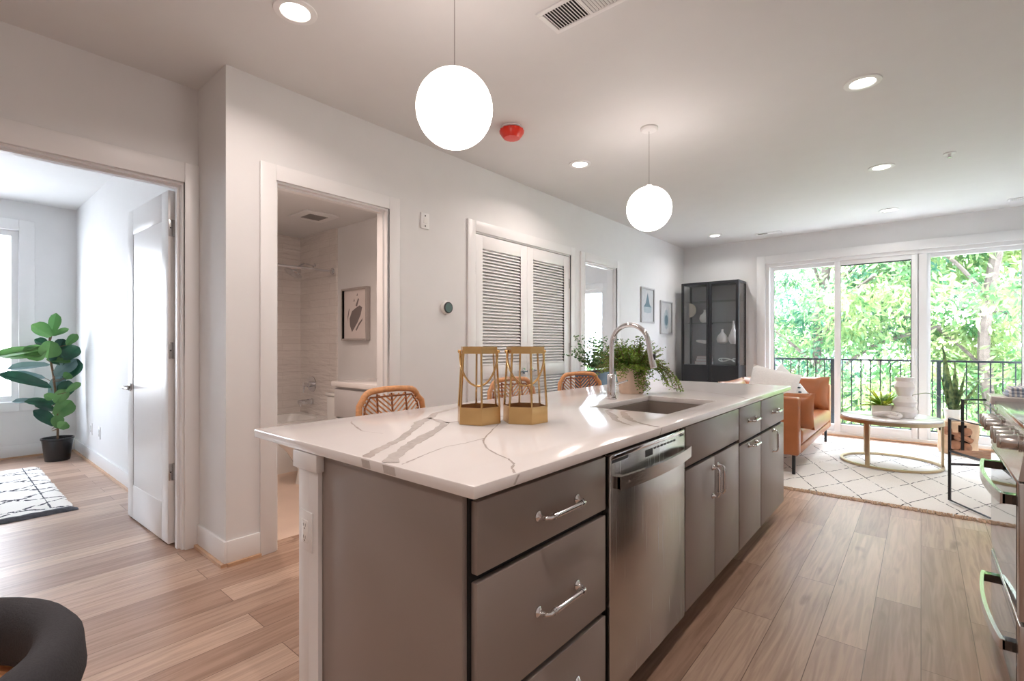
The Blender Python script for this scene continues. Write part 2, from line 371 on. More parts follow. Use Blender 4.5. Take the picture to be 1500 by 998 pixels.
# ------------------------------------------------------------------ room shell
H = 2.73; WX = -2.895; DX = -3.32; BY = 7.7; RX = 1.06; NY = -2.5
struct('floor', MB().box(-7.36, RX, NY, BY, -0.15, 0.0), OAK, 'light oak plank floor running through the open apartment', 'floor')
struct('floor_bathroom', MB().box(-5.22, -3.02, 1.16, 2.615, 0.0, 0.004), BTILE, 'beige tile floor of the bathroom', 'floor')
struct('ceiling', MB().box(-7.5, 1.2, NY-0.14, BY+0.16, H, H+0.25), CEIL, 'flat white ceiling over the whole apartment', 'ceiling')
struct('ceiling_bathroom', MB().box(-5.22, -3.015, 1.16, 2.615, 2.37, H-0.002), CEIL, 'lowered white ceiling of the bathroom', 'ceiling')
wl = MB(); t = 0.12
for y0, y1 in ((1.16, 1.295), (2.085, 2.955), (4.42, 4.71), (5.46, BY)): wl.box(WX-t, WX, y0, y1, 0, H)
for y0, y1, z in ((1.295, 2.085, 2.165), (2.955, 4.42, 2.165), (4.71, 5.46, 2.15)): wl.box(WX-t, WX, y0, y1, z, H)
struct('wall_left', wl, WALL, 'long white wall with the bathroom and closet doorways', 'wall')
struct('wall_jog', MB().box(-3.44, WX, 1.03, 1.16, 0, H), WALL, 'short white return wall between the two doorways', 'wall')
dw = MB().box(DX-t, DX, NY, 0.10, 0, H).box(DX-t, DX, 0.955, 1.03, 0, H).box(DX-t, DX, 0.10, 0.955, 2.155, H)
struct('wall_bedroom_door', dw, WALL, 'white wall around the open bedroom doorway', 'wall')
struct('wall_bedroom_side', MB().box(-7.36, DX-t, 1.06, 1.16, 0, H), WALL, 'white bedroom side wall behind the open door', 'wall')
bwn = MB(); 
bwn.box(-7.5, -7.36, NY, -1.15, 0, H).box(-7.5, -7.36, 0.60, 1.16, 0, H).box(-7.5, -7.36, -1.15, 0.60, 0, 0.60).box(-7.5, -7.36, -1.15, 0.60, 2.42, H)
struct('wall_bedroom_window', bwn, WALL, 'white bedroom wall around the tall window', 'wall')
bk = MB(); bt = 0.16
bk.box(WX-t, -1.71, BY, BY+bt, 0, H).box(-1.71, 0.95, BY, BY+bt, 2.36, H).box(0.95, RX+0.14, BY, BY+bt, 0, H)
bk.box(-7.5, -7.2, BY, BY+bt, 0, H).box(-4.33, WX-t, BY, BY+bt, 0, H).box(-7.2, -4.33, BY, BY+bt, 0, 0.5).box(-7.2, -4.33, BY, BY+bt, 2.2, H)
struct('wall_back', bk, WALL, 'white end wall around the sliding patio door', 'wall')
struct('wall_right', MB().box(RX, RX+0.14, NY, BY, 0, H), WALL, 'white wall on the right behind the range', 'wall')
struct('wall_near', MB().box(-7.5, RX+0.14, NY-0.14, NY, 0, H), WALL, 'white wall behind the viewpoint', 'wall')
bi = MB().box(-5.34, -5.22, 1.16, 2.735, 0, H).box(-5.22, -3.015, 2.615, 2.735, 0, H)
struct('wall_bathroom', bi, WALL, 'white inner walls of the bathroom', 'wall')
struct('wall_tile', MB().box(-5.22, -5.205, 1.16, 2.60, 0.44, 2.37).box(-5.22, -4.47, 2.60, 2.615, 0.0, 2.37), TILE, 'wavy white tile around the bathtub', 'wall')
struct('wall_closet', MB().box(-3.75, -3.70, 2.735, 4.55, 0, H).box(-3.70, -3.015, 4.5, 4.55, 0, H), WALL, 'inner walls of the closet', 'wall')
struct('wall_second_bedroom', MB().box(-7.5, -7.38, 4.5, BY, 0, H).box(-7.38, -3.75, 4.5, 4.62, 0, H), WALL, 'white walls of the second bedroom', 'wall')

def casing(name, plane, y0, y1, z, wdt=0.09, th=0.017, axis='X', sgn=1, label=''):
    m = MB(); f = plane; g = plane+sgn*th
    def bb(a0, a1, z0, z1):
        (m.box(min(f, g), max(f, g), a0, a1, z0, z1, bev=0.003) if axis == 'X' else m.box(a0, a1, min(f, g), max(f, g), z0, z1, bev=0.003))
    bb(y0-wdt, y0, 0, z+wdt); bb(y1, y1+wdt, 0, z+wdt); bb(y0, y1, z, z+wdt)
    return struct(name, m, TRIM, label, 'trim')
def jamb(m, y0, y1, z, x0, x1, stop=True):
    j = 0.012
    m.box(x0, x1, y0, y0+j, 0, z); m.box(x0, x1, y1-j, y1, 0, z); m.box(x0, x1, y0+j, y1-j, z-j, z)
    if stop:
        s = x0+0.045; e = x0+0.085
        m.box(s, e, y0+j, y0+2*j, 0, z-j); m.box(s, e, y1-2*j, y1-j, 0, z-j); m.box(s, e, y0+2*j, y1-2*j, z-2*j, z-j)
    return m
casing('trim_1', WX, 1.295, 2.085, 2.165, label='white casing around the bathroom doorway')
casing('trim_2', WX, 2.955, 4.42, 2.165, label='white casing around the louvered closet doors')
casing('trim_3', WX, 4.71, 5.46, 2.15, label='white casing around the far bedroom doorway')
m = MB(); g = DX+0.022
m.box(DX, g, 0.955, 1.03, 0, 2.27, bev=0.003).box(DX, g, 0.025, 0.10, 0, 2.27, bev=0.003).box(DX, g, 0.10, 0.955, 2.155, 2.27, bev=0.003)
struct('trim_4', m, TRIM, 'white casing around the open bedroom doorway', 'trim')
struct('trim_5', jamb(MB(), 1.295, 2.085, 2.165, WX-t, WX+0.001), TRIM, 'white jamb of the bathroom doorway', 'trim')
struct('trim_6', jamb(MB(), 4.71, 5.46, 2.15, WX-t, WX+0.001), TRIM, 'white jamb of the far bedroom doorway', 'trim')
struct('trim_7', jamb(MB(), 0.10, 0.955, 2.155, DX-t, DX+0.001), TRIM, 'white jamb of the near bedroom doorway', 'trim')
# baseboards with a small oak shoe
def base(name, segs, label):
    m = MB(); bh = 0.135
    for ax, p, s_, a0, a1 in segs:
        f, g = p, p+s_*0.014; k = p+s_*0.03
        if ax == 'X':
            m.box(f, g, a0, a1, 0.018, bh, bev=0.002); m.box(f, k, a0, a1, 0, 0.018, 1)
        else:
            m.box(a0, a1, f, g, 0.018, bh, bev=0.002); m.box(a0, a1, f, k, 0, 0.018, 1)
    return struct(name, m, [TRIM, SHOE], label, 'baseboard')
base('baseboard_jog', [('Y', 1.03, -1, DX+0.022, WX+0.014), ('X', WX, 1, 1.03, 1.205)], 'white baseboard with oak shoe around the jog corner')
base('baseboard_left', [('X', WX, 1, 2.175, 2.865), ('X', WX, 1, 4.51, 4.62), ('X', WX, 1, 5.55, BY)], 'white baseboard along the long left wall')
base('baseboard_bedroom', [('Y', 1.06, -1, -7.36, DX-t), ('X', -7.36, 1, NY, 1.06)], 'white baseboard in the bedroom corner')
base('baseboard_back', [('Y', BY, -1, WX, -1.82)], 'white baseboard below the display cabinet wall')
base('baseboard_bathroom', [('Y', 2.615, -1, -4.47, -3.02)], 'white baseboard in the bathroom')

# ------------------------------------------------------------------ patio sliding door (window_1)
win = thing('window_1', 'wide white three panel sliding patio door onto the railing', 'window', (-0.38, BY, 0), kind='structure')
m = MB(); y0, y1 = BY+0.0, BY-0.022
m.box(-1.82, -1.71, y1, y0, 0, 2.47, bev=0.003).box(0.95, RX-0.002, y1, y0, 0, 2.47, bev=0.003).box(-1.71, 0.95, y1, y0, 2.36, 2.47, bev=0.003)
m.build('casing', TRIM, win)
m = MB(); fy0, fy1 = BY+0.02, BY+0.15
m.box(-1.71, -1.665, fy0, fy1, 0, 2.36).box(0.905, 0.95, fy0, fy1, 0, 2.36).box(-1.665, 0.905, fy0, fy1, 2.315, 2.36).box(-1.665, 0.905, fy0, fy1, 0, 0.05)
m.box(-0.03, 0.055, fy0+0.02, fy1-0.02, 0.05, 2.315)
m.build('door_frame', TRIM, win)
def panel(name, x0, x1, yc, st, top, bot, dark=False):
    p = MB(); d = 0.022
    p.box(x0, x0+st, yc-d, yc+d, 0.05, 2.315, bev=0.003).box(x1-st, x1, yc-d, yc+d, 0.05, 2.315, bev=0.003)
    p.box(x0+st, x1-st, yc-d, yc+d, 2.315-top, 2.315, bev=0.003).box(x0+st, x1-st, yc-d, yc+d, 0.05, 0.05+bot, bev=0.003)
    if dark:
        p.box(x1-st-0.008, x1-st, yc-0.012, yc+0.012, 0.05+bot, 2.315-top, 1).box(x0+st, x1-st, yc-0.012, yc+0.012, 2.315-top-0.012, 2.315-top, 1)
    o = p.build(name, [TRIM, RAILM], win)
    MB().box(x0+st-0.002, x1-st+0.002, yc-0.003, yc+0.003, 0.05+bot-0.002, 2.315-top+0.002).build('glass_pane', WGLASS, o)
    return o
panel('fixed_panel', -1.665, -0.82, BY+0.11, 0.045, 0.05, 0.09)
sl = panel('sliding_panel', -0.885, -0.02, BY+0.062, 0.07, 0.06, 0.10, True)
panel('fixed_panel', 0.045, 0.905, BY+0.11, 0.045, 0.05, 0.09)
hd = MB().box(-0.075, -0.045, BY+0.02, BY+0.04, 0.95, 1.15, bev=0.006); hd.build('pull_handle', TRIM, sl)
struct('trim_8', MB().box(-1.71, 0.95, BY-0.03, BY+0.02, 0.0, 0.02, bev=0.004), SHOE, 'oak threshold below the patio door', 'trim')

# bedroom window
w2 = thing('window_2', 'tall white framed bedroom window at the left edge', 'window', (-7.36, 0.05, 0.6), kind='structure')
m = MB(); m.box(-7.36, -7.338, 0.60, 0.72, 0.50, 2.53, bev=0.003).box(-7.36, -7.338, -1.27, -1.15, 0.50, 2.53, bev=0.003).box(-7.36, -7.338, -1.15, 0.60, 2.42, 2.53, bev=0.003).box(-7.36, -7.325, -1.15, 0.60, 0.50, 0.60, bev=0.003)
m.build('casing', TRIM, w2)
m = MB(); m.box(-7.48, -7.40, 0.545, 0.60, 0.60, 2.42).box(-7.48, -7.40, -1.15, -1.095, 0.60, 2.42).box(-7.48, -7.40, -0.60, -0.50, 0.66, 2.36).box(-7.48, -7.40, -1.095, 0.545, 2.36, 2.42).box(-7.48, -7.40, -1.095, 0.545, 0.60, 0.66)
m.build('sash', TRIM, w2); MB().box(-7.445, -7.438, -1.097, 0.547, 0.658, 2.362).build('glass_pane', WGLASS, w2)
# second bedroom window
w3 = thing('window_3', 'bright white framed window inside the far bedroom', 'window', (-5.1, BY, 0.5), kind='structure')
m = MB(); m.box(-7.2, -7.14, BY+0.04, BY+0.12, 0.5, 2.2).box(-4.39, -4.33, BY+0.04, BY+0.12, 0.5, 2.2).box(-7.14, -4.39, BY+0.04, BY+0.12, 2.14, 2.2).box(-7.14, -4.39, BY+0.04, BY+0.12, 0.5, 0.56)
m.build('sash', TRIM, w3); MB().box(-7.142, -4.388, BY+0.075, BY+0.081, 0.558, 2.142).build('glass_pane', WGLASS, w3)
m = MB(); m.box(-7.3, -7.2, BY-0.022, BY, 0.4, 2.3, bev=0.003).box(-4.33, -4.23, BY-0.022, BY, 0.4, 2.3, bev=0.003).box(-7.2, -4.33, BY-0.022, BY, 2.2, 2.3, bev=0.003).box(-7.2, -4.33, BY-0.022, BY, 0.4, 0.5, bev=0.003)
m.build('casing', TRIM, w3)

# ------------------------------------------------------------------ bedroom door (open, seen edge on)
d1 = thing('door_1', 'white single panel bedroom door standing open on nickel hinges', 'door', (-3.445, 0.93, 0), kind='structure')
def door_leaf(L, Hh, th, panels, z0=0.012):
    m = MB(); st = 0.115; m2 = th/2
    m.box(-L, -L+st, -m2, m2, z0, Hh, bev=0.002).box(-st, 0, -m2, m2, z0, Hh, bev=0.002)
    zs = [z0]+[z for p in panels for z in p]+[Hh]
    for a, b in zip(zs[::2], zs[1::2]): m.box(-L+st, -st, -m2, m2, a, b, bev=0.002)
    for a, b in panels: m.box(-L+st-0.002, -st+0.002, -m2+0.003, m2-0.003, a-0.002, b+0.002)
    return m
lf = door_leaf(0.815, 2.13, 0.04, [(0.24, 1.96)])
o = lf.build('door_leaf', DOORW, d1, local=True); o.location = (0, 0, 0)
for z in (1.905, 1.17, 0.44):
    h_ = MB().box(-0.02, 0.0205, -0.021, 0.021, z-0.055, z+0.055, bev=0.0) if False else MB()
    h_.box(-0.001, 0.0025, -0.018, 0.02, z-0.05, z+0.05, bev=0.001).tube([(0.006, 0.026, z-0.05), (0.006, 0.026, z+0.05)], 0.006, 8).box(0.003, 0.006, 0.0, 0.026, z-0.05, z+0.05)
    for zz in (-0.035, 0, 0.035): h_.lathe([(0.004, 0.0025), (0.003, 0.0035)], (0, (0.006 if zz else -0.008), z+zz), 8, 1, 'X')
    h_.build('hinge', [NICKEL, DARK], d1, local=True)
hh = MB()
for s in (-1, 1):
    hh.lathe([(0.028, 0), (0.028, 0.008), (0.012, 0.012), (0.011, 0.045)] if s > 0 else [(0.028, 0), (0.028, -0.008), (0.012, -0.012), (0.011, -0.045)], (-0.755, s*0.02, 0.91), 16, 0, 'Y')
    hh.tube([(-0.755, s*0.062, 0.91), (-0.705, s*0.064, 0.91), (-0.645, s*0.06, 0.908)], 0.009, 8)
hh.build('door_handle', NICKEL, d1, local=True)
d1.rotation_euler = (0, 0, R(1.6))

# louvered closet doors: two leaves
d2 = thing('door_2', 'pair of white louvered closet doors in the long left wall', 'door', (WX-0.02, 3.69, 0), kind='structure')
def louver(y0, y1, name):
    m = MB(); x0, x1 = WX-0.042, WX-0.004; st = 0.095; z0, z1 = 0.012, 2.149
    m.box(x0, x1, y0, y0+st, z0, z1, bev=0.002).box(x0, x1, y1-st, y1, z0, z1, bev=0.002)
    a, b, c, d = 0.20, 0.90, 1.02, 2.035
    m.box(x0, x1, y0+st, y1-st, z0, a, bev=0.002).box(x0, x1, y0+st, y1-st, b, c, bev=0.002).box(x0, x1, y0+st, y1-st, d, z1, bev=0.002)
    o = m.build(name, DOORW, d2)
    s = MB()
    for lo, hi in ((a, b), (c, d)):
        n = round((hi-lo)/0.0285); p = (hi-lo)/n
        for k in range(n):
            z = lo+(k+0.5)*p; zt_ = min(z+p*0.62, hi); q = [(x1-0.031, zt_), (x1-0.005, z-p*0.41), (x1-0.0035, z-p*0.41+0.004), (x1-0.027, zt_)]
            s.hexa([(u, y0+st, v) for u, v in q], [(u, y1-st, v) for u, v in q])
    s.build('louver_slats', DOORW, o); return o
la = louver(2.967, 3.681, 'door_leaf'); lb = louver(3.684, 4.411, 'door_leaf')
for lf_, yy, sg in ((la, 2.966, 1), (lb, 4.411, -1)):
    for z in (1.86, 1.17, 0.4):
        MB().tube([(WX-0.004, yy, z-0.05), (WX-0.004, yy, z+0.05)], 0.007, 8).box(WX-0.012, WX-0.008, min(yy, yy+sg*0.02), max(yy, yy+sg*0.02), z-0.05, z+0.05).build('hinge', NICKEL, lf_)
for lf_, yc, s in ((la, 3.625, -1), (lb, 3.742, 1)):
    k = MB().lathe([(0.028, 0), (0.028, 0.008), (0.011, 0.012), (0.011, 0.045)], (WX-0.004, yc, 0.955), 16, 0, 'X')
    k.tube([(WX+0.035, yc, 0.955), (WX+0.037, yc+s*0.06, 0.955), (WX+0.03, yc+s*0.12, 0.952)], 0.009, 8); k.build('door_handle', CHROME, lf_)
struct('trim_9', MB().box(WX-0.11, WX+0.001, 2.955, 2.964, 0, 2.165).box(WX-0.11, WX+0.001, 4.411+0.003, 4.42, 0, 2.165).box(WX-0.11, WX+0.001, 2.964, 4.414, 2.153, 2.165), TRIM, 'white jamb behind the louvered closet doors', 'trim')

# ------------------------------------------------------------------ kitchen island
IX0, IX1 = -1.46, -0.76; FX = -0.74; CT = 0.914; CB = 0.886
def counter_mesh():
    m = MB(); x0, x1, y0, y1 = -1.758, -0.70, 0.714, 3.888; sx0, sx1, sy0, sy1 = -1.185, -0.815, 1.979, 2.62
    bm = bmesh.new()
    xs = [x0, sx0, sx1, x1]; ys = [y0, sy0, sy1, y1]
    top = [[bm.verts.new((x, y, CT)) for y in ys] for x in xs]; bot = [[bm.verts.new((x, y, CB)) for y in ys] for x in xs]
    for i in range(3):
        for j in range(3):
            if i == 1 and j == 1: continue
            bm.faces.new((top[i][j], top[i+1][j], top[i+1][j+1], top[i][j+1])); bm.faces.new((bot[i][j], bot[i][j+1], bot[i+1][j+1], bot[i+1][j]))
    def side(a, b): bm.faces.new((top[a[0]][a[1]], top[b[0]][b[1]], bot[b[0]][b[1]], bot[a[0]][a[1]]))
    for i in range(3):
        side((i+1, 0), (i, 0)); side((i, 3), (i+1, 3)); side((0, i), (0, i+1)); side((3, i+1), (3, i))
    side((1, 1), (2, 1)); side((2, 1), (2, 2)); side((2, 2), (1, 2)); side((1, 2), (1, 1))
    bmesh.ops.recalc_face_normals(bm, faces=bm.faces)
    es = [e for e in bm.edges if len(e.link_faces) == 2 and e.link_faces[0].normal.angle(e.link_faces[1].normal) > 1]
    bmesh.ops.bevel(bm, geom=es, offset=0.0035, segments=2, profile=0.5, affect='EDGES')
    m.bm(bm, 0)
    def vein(pts, wds, mi, jag=0.006):
        rnd = random.Random(int(abs(pts[0][0])*1000)); P = [Vector((p[0], p[1], 0)) for p in pts]; Q = []; W_ = []
        for i in range(len(P)-1):
            for k in range(5):
                t_ = k/5; Q.append(P[i].lerp(P[i+1], t_)); W_.append(wds[i]*(1-t_)+wds[i+1]*t_)
        Q.append(P[-1]); W_.append(wds[-1]); L = []; Rr = []
        for i, q in enumerate(Q):
            d = (Q[min(i+1, len(Q)-1)]-Q[max(i-1, 0)]).normalized(); n_ = Vector((-d.y, d.x, 0))
            w2_ = W_[i]/2
            a = q+n_*w2_*(0.8+0.4*rnd.random())+n_*jag*(rnd.random()-0.5); b_ = q-n_*w2_*(0.8+0.4*rnd.random())+n_*jag*(rnd.random()-0.5)
            for v in (a, b_): v.x = min(max(v.x, x0+0.003), x1-0.003); v.y = min(max(v.y, y0+0.003), y1-0.003)
            L.append((a.x, a.y, CT+0.0003)); Rr.append((b_.x, b_.y, CT+0.0003))
        n = len(L); m.add(L+Rr, [(i, n+i, n+i+1, i+1) for i in range(n-1)], mi)
    vein([(-1.72, 1.72), (-1.629, 1.538), (-1.577, 1.377), (-1.492, 1.271), (-1.431, 1.167), (-1.342, 1.072), (-1.222, 0.922), (-1.176, 0.844), (-1.127, 0.763), (-1.093, 0.717)], [.02, .022, .025, .03, .04, .03, .026, .024, .03, .034], 1)
    vein([(-1.492, 1.271), (-1.355, 1.23), (-1.251, 1.087), (-1.186, 0.977), (-1.128, 0.885), (-1.072, 0.809), (-1.007, 0.724), (-0.995, 0.717)], [.02, .028, .03, .042, .034, .034, .045, .045], 1)
    vein([(-1.355, 1.23), (-1.3, 1.5), (-1.33, 1.8)], [.02, .008, .003], 2)
    vein([(-1.3, 1.52), (-1.144, 1.27), (-1.048, 1.119), (-1.014, 1.072), (-0.935, 1.003), (-0.864, 0.965), (-0.804, 0.944), (-0.762, 0.914), (-0.735, 0.876), (-0.705, 0.85)], [.003, .004, .006, .005, .004, .005, .004, .006, .005, .006], 1, .003)
    vein([(-1.037, 1.102), (-1.03, 1.011), (-1.036, 0.94), (-1.006, 0.845), (-0.976, 0.766), (-0.964, 0.735)], [.004, .003, .004, .004, .006, .004], 2, .003)
    vein([(-1.66, 1.03), (-1.623, 1.005), (-1.488, 0.949), (-1.437, 0.931), (-1.347, 0.949)], [.003, .005, .007, .004, .002], 2, .003)
    vein([(-1.06, 1.97), (-1.06, 1.907), (-0.956, 1.781), (-0.905, 1.699), (-0.855, 1.655), (-0.784, 1.608)], [.02, .02, .03, .022, .012, .004], 1)
    vein([(-0.984, 1.97), (-0.984, 1.914), (-0.905, 1.791), (-0.836, 1.713), (-0.772, 1.671), (-0.707, 1.648)], [.02, .022, .034, .02, .012, .008], 1)
    vein([(-1.399, 3.372), (-1.434, 3.611)], [.01, .006], 2)
    vein([(-1.5, 3.12), (-1.267, 3.114), (-1.137, 3.111), (-1.011, 3.058), (-0.884, 2.972), (-0.75, 2.868), (-0.705, 2.80)], [.004, .006, .008, .007, .009, .008, .01], 2, .004)
    # veins that run on down the front edge and the right edge
    for x, wd in ((-1.083, .036), (-0.985, .048)): m.add([(x-wd/2, y0-0.0004, CB+0.004), (x+wd/2, y0-0.0004, CB+0.004), (x+wd/2-0.006, y0-0.0004, CT-0.004), (x-wd/2-0.006, y0-0.0004, CT-0.004)], [(0, 1, 2, 3)], 1)
    for y in (0.85, 1.648): m.add([(x1+0.0004, y-0.012, CB+0.004), (x1+0.0004, y-0.004, CB+0.004), (x1+0.0004, y+0.012, CT-0.004), (x1+0.0004, y+0.004, CT-0.004)], [(0, 1, 2, 3)], 2)
    return m
co = counter_mesh().build('countertop', [QUARTZ, VEIN, VEIN2], None, ang=30)
tag(co, 'long white quartz island countertop with grey veins and a sink cutout', 'countertop')

def pull(y0, z0, y1, z1, parent, x=FX):
    """bar pull with round rosettes, between two feet"""
    a = Vector((x, y0, z0)); b = Vector((x, y1, z1)); d = (b-a).normalized(); out = Vector((1, 0, 0)); m = MB()
    for p in (a, b):
        m.lathe([(0.0135, 0.0), (0.0135, 0.003), (0.010, 0.006), (0.007, 0.012), (0.006, 0.02)], p[:], 16, 0, 'X')
    pr_ = 0.032
    pts = [a+out*0.015, a+out*(pr_-0.008), a+out*pr_+d*0.010, a+out*pr_+d*0.03, b+out*pr_-d*0.03, b+out*pr_-d*0.010, b+out*(pr_-0.008), b+out*0.015]
    m.tube(pts, 0.005, 10)
    m.tube([a+out*pr_+d*0.028, b+out*pr_-d*0.028], 0.0072, 12)
    for p, s in ((a, 1), (b, -1)):
        for q in (0.022, 0.030): m.tube([p+out*pr_+d*s*q, p+out*pr_+d*s*(q+0.004)], 0.0088, 12)
    return m.build('handle', CHROME, parent)
def carcass(y0, y1, root, end=False):
    m = MB(); m.box(IX0+0.03, IX1-0.004, y0, y1, 0.105, CB-0.002, 0).box(IX0+0.03, IX1-0.075, y0, y1, 0.0, 0.105, 1)
    m.box(IX1-0.004, IX1+0.0005, y0+0.004, y1-0.004, 0.106, CB-0.003, 2)
    return m.build('cabinet_body', [GREY, GREY, DARK], root)
def front(name, y0, y1, z0, z1, root):
    return MB().box(IX1+0.0008, FX, y0, y1, z0, z1, bev=0.0025).build(name, GREY, root)
c1 = thing('drawer_cabinet', 'grey three drawer base cabinet at the near end of the island', 'cabinet', (-1.1, 1.06, 0))
carcass(0.752, 1.338, c1)
MB().box(IX0+0.055, IX1-0.004, 0.742, 0.752, 0.0, CB-0.002, bev=0.001).build('end_panel', GREY, c1)
for z0, z1, hz in ((0.70, 0.861, 0.772), (0.392, 0.682, 0.531), (0.105, 0.374, 0.26)):
    f_ = front('drawer', 0.764, 1.328, z0, z1, c1); pull(0.984, hz, 1.165, hz, f_)
c2 = thing('sink_cabinet', 'grey double door sink base cabinet beside the dishwasher', 'cabinet', (-1.1, 2.38, 0))
m = MB().box(IX0+0.03, IX1-0.004, 1.982, 2.762, 0.105, 0.66).box(IX0+0.03, IX1-0.075, 1.982, 2.762, 0, 0.105).box(IX1-0.03, IX1-0.004, 1.982, 2.762, 0.66, CB-0.002).box(IX0+0.03, IX0+0.05, 1.982, 2.762, 0.66, CB-0.002).box(IX0+0.05, IX1-0.03, 1.982, 1.996, 0.66, CB-0.002) .box(IX0+0.05, IX1-0.03, 2.748, 2.762, 0.66, CB-0.002).box(IX1-0.004, IX1+0.0005, 1.986, 2.758, 0.106, CB-0.003, 1)
m.build('cabinet_body', [GREY, DARK], c2)
front('false_front', 1.992, 2.752, 0.70, 0.865, c2)
f_ = front('door', 1.992, 2.359, 0.105, 0.684, c2); pull(2.325, 0.505, 2.325, 0.635, f_)
f_ = front('door', 2.364, 2.752, 0.105, 0.684, c2); pull(2.40, 0.505, 2.40, 0.635, f_)
c3 = thing('pullout_cabinet', 'narrow grey island cabinet with two horizontal pulls one above the other', 'cabinet', (-1.1, 3.0, 0))
carcass(2.764, 3.222, c3)
f_ = front('drawer', 2.768, 3.217, 0.678, 0.865, c3); pull(2.94, 0.78, 3.09, 0.78, f_)
f_ = front('door', 2.768, 3.217, 0.105, 0.66, c3); pull(2.94, 0.64, 3.09, 0.64, f_)
c4 = thing('end_cabinet', 'grey drawer and door cabinet at the far end of the island', 'cabinet', (-1.1, 3.55, 0))
carcass(3.224, 3.86, c4)
f_ = front('drawer', 3.228, 3.856, 0.678, 0.865, c4); pull(3.50, 0.768, 3.67, 0.768, f_)
f_ = front('door', 3.228, 3.856, 0.105, 0.66, c4); pull(3.52, 0.515, 3.52, 0.65, f_)
# white back wall of the island with its corner post
pw = thing('island_back', 'white panelled back of the island with a square corner post under the overhang', 'panel', (-1.45, 2.2, 0))
MB().box(-1.455, -1.432, 0.86, 3.86, 0.0, CB-0.002).build('back_panel', TRIM, pw)
m = MB().box(-1.466, -1.345, 0.728, 0.742, 0.0, CB-0.045, bev=0.002) if False else MB()
m.box(-1.468, -1.407, 0.728, 0.858, 0.0, CB-0.003, bev=0.002); m.box(-1.407, -1.352, 0.728, 0.7415, 0.0, CB-0.003)
po = m.build('post', TRIM, pw)
MB().box(-1.482, -1.34, 0.716, 0.741, CB-0.055, CB-0.003, bev=0.002).box(-1.482, -1.407, 0.741, 0.87, CB-0.055, CB-0.003, bev=0.002).build('post_cap', TRIM, po)
def outlet(name, label, c, axis, sgn, kind='outlet', group=None, w_=0.075, h_=0.12, parent=None):
    o = thing(name, label, 'outlet', c, group)
    def B(u0, u1, d0, d1, z0, z1, mi=0, bev=0.0):
        d0, d1 = d0*sgn, d1*sgn
        if axis == 'X': return m.box(c[0]+min(d0, d1), c[0]+max(d0, d1), c[1]+u0, c[1]+u1, c[2]+z0, c[2]+z1, mi, bev)
        return m.box(c[0]+u0, c[0]+u1, c[1]+min(d0, d1), c[1]+max(d0, d1), c[2]+z0, c[2]+z1, mi, bev)
    m = MB(); B(-w_/2, w_/2, 0, 0.005, -h_/2, h_/2, 0, 0.002); m.build('cover_plate', TRIM, o)
    m = MB(); B(-0.017, 0.017, 0.0045, 0.008, -0.034, 0.034, 0, 0.001)
    for zc in (-0.018, 0.018):
        for u in (-0.007, 0.005): B(u, u+0.002, 0.0075, 0.0084, zc-0.003, zc+0.006, 1)
        B(-0.002, 0.002, 0.0075, 0.0084, zc-0.011, zc-0.007, 1)
    m.build('receptacle', [GLOSSW, DARK], o); return o
outlet('power_outlet', 'white power outlet on the near end of the island post', (-1.418, 0.728, 0.645), 'Y', -1)

# dishwasher
dwz = thing('dishwasher', 'stainless steel dishwasher built into the island', 'dishwasher', (-1.05, 1.657, 0))
MB().box(IX0+0.06, IX1-0.006, 1.345, 1.975, 0.105, CB-0.004, 0).box(IX0+0.06, IX1-0.07, 1.345, 1.975, 0.0, 0.105, 0).build('tub_housing', DARK, dwz)
dd = MB().box(IX1-0.005, FX+0.004, 1.351, 1.970, 0.10, 0.858, bev=0.004).build('door_panel', STEEL, dwz)
m = MB().box(FX-0.02, FX+0.0045, 1.354, 1.967, 0.845, 0.8605, 0, 0.002)
m.box(FX-0.004, FX+0.005, 1.36, 1.47, 0.834, 0.845, 1).box(FX-0.004, FX+0.005, 1.60, 1.66, 0.812, 0.836, 1)
for k in range(7): m.box(FX-0.004, FX+0.005, 1.67+k*0.03, 1.69+k*0.03, 0.829, 0.836, 1)
m.box(FX-0.004, FX+0.005, 1.92, 1.955, 0.838, 0.844, 1)
m.build('control_strip', [CHROME, BLACKM], dd)
hb = MB(); n = 24; hy0, hy1 = 1.362, 1.962
for i in range(n+1): pass
def bow_handle(y0, y1, z0, z1, x, sgn, depth, bow, thick=0.012, n=20):
    """flat bar that bows away from the door, with end blocks; sgn = outward X direction"""
    m = MB(); vs = []; fs = []
    for i in range(n+1):
        t_ = i/n; y = y0+(y1-y0)*t_; b_ = depth+bow*math.sin(PI*t_)**0.8
        xo = x+sgn*b_; xi = x+sgn*(b_-thick)
        vs += [(xo, y, z0), (xo, y, z1), (xi, y, z1), (xi, y, z0)]
    for i in range(n):
        a = i*4; fs += [(a+k, a+(k+1) % 4, a+4+(k+1) % 4, a+4+k) for k in range(4)]
    fs += [(0, 1, 2, 3), (n*4+3, n*4+2, n*4+1, n*4)]
    m.add(vs, fs, 0)
    return m
hm = bow_handle(hy0, hy1, 0.756, 0.798, FX+0.004, 1, 0.03, 0.022)
for ya in (hy0, hy1-0.035): hm.box(FX+0.004, FX+0.032, ya, ya+0.035, 0.758, 0.796, 1)
hn = hm.build('handle', [STEELY, NICKEL], dd)
text('handle_lettering', 'Profile', 0.016, (FX+0.0412, 1.42, 0.776), (R(90), 0, R(90)), NICKEL, hn)

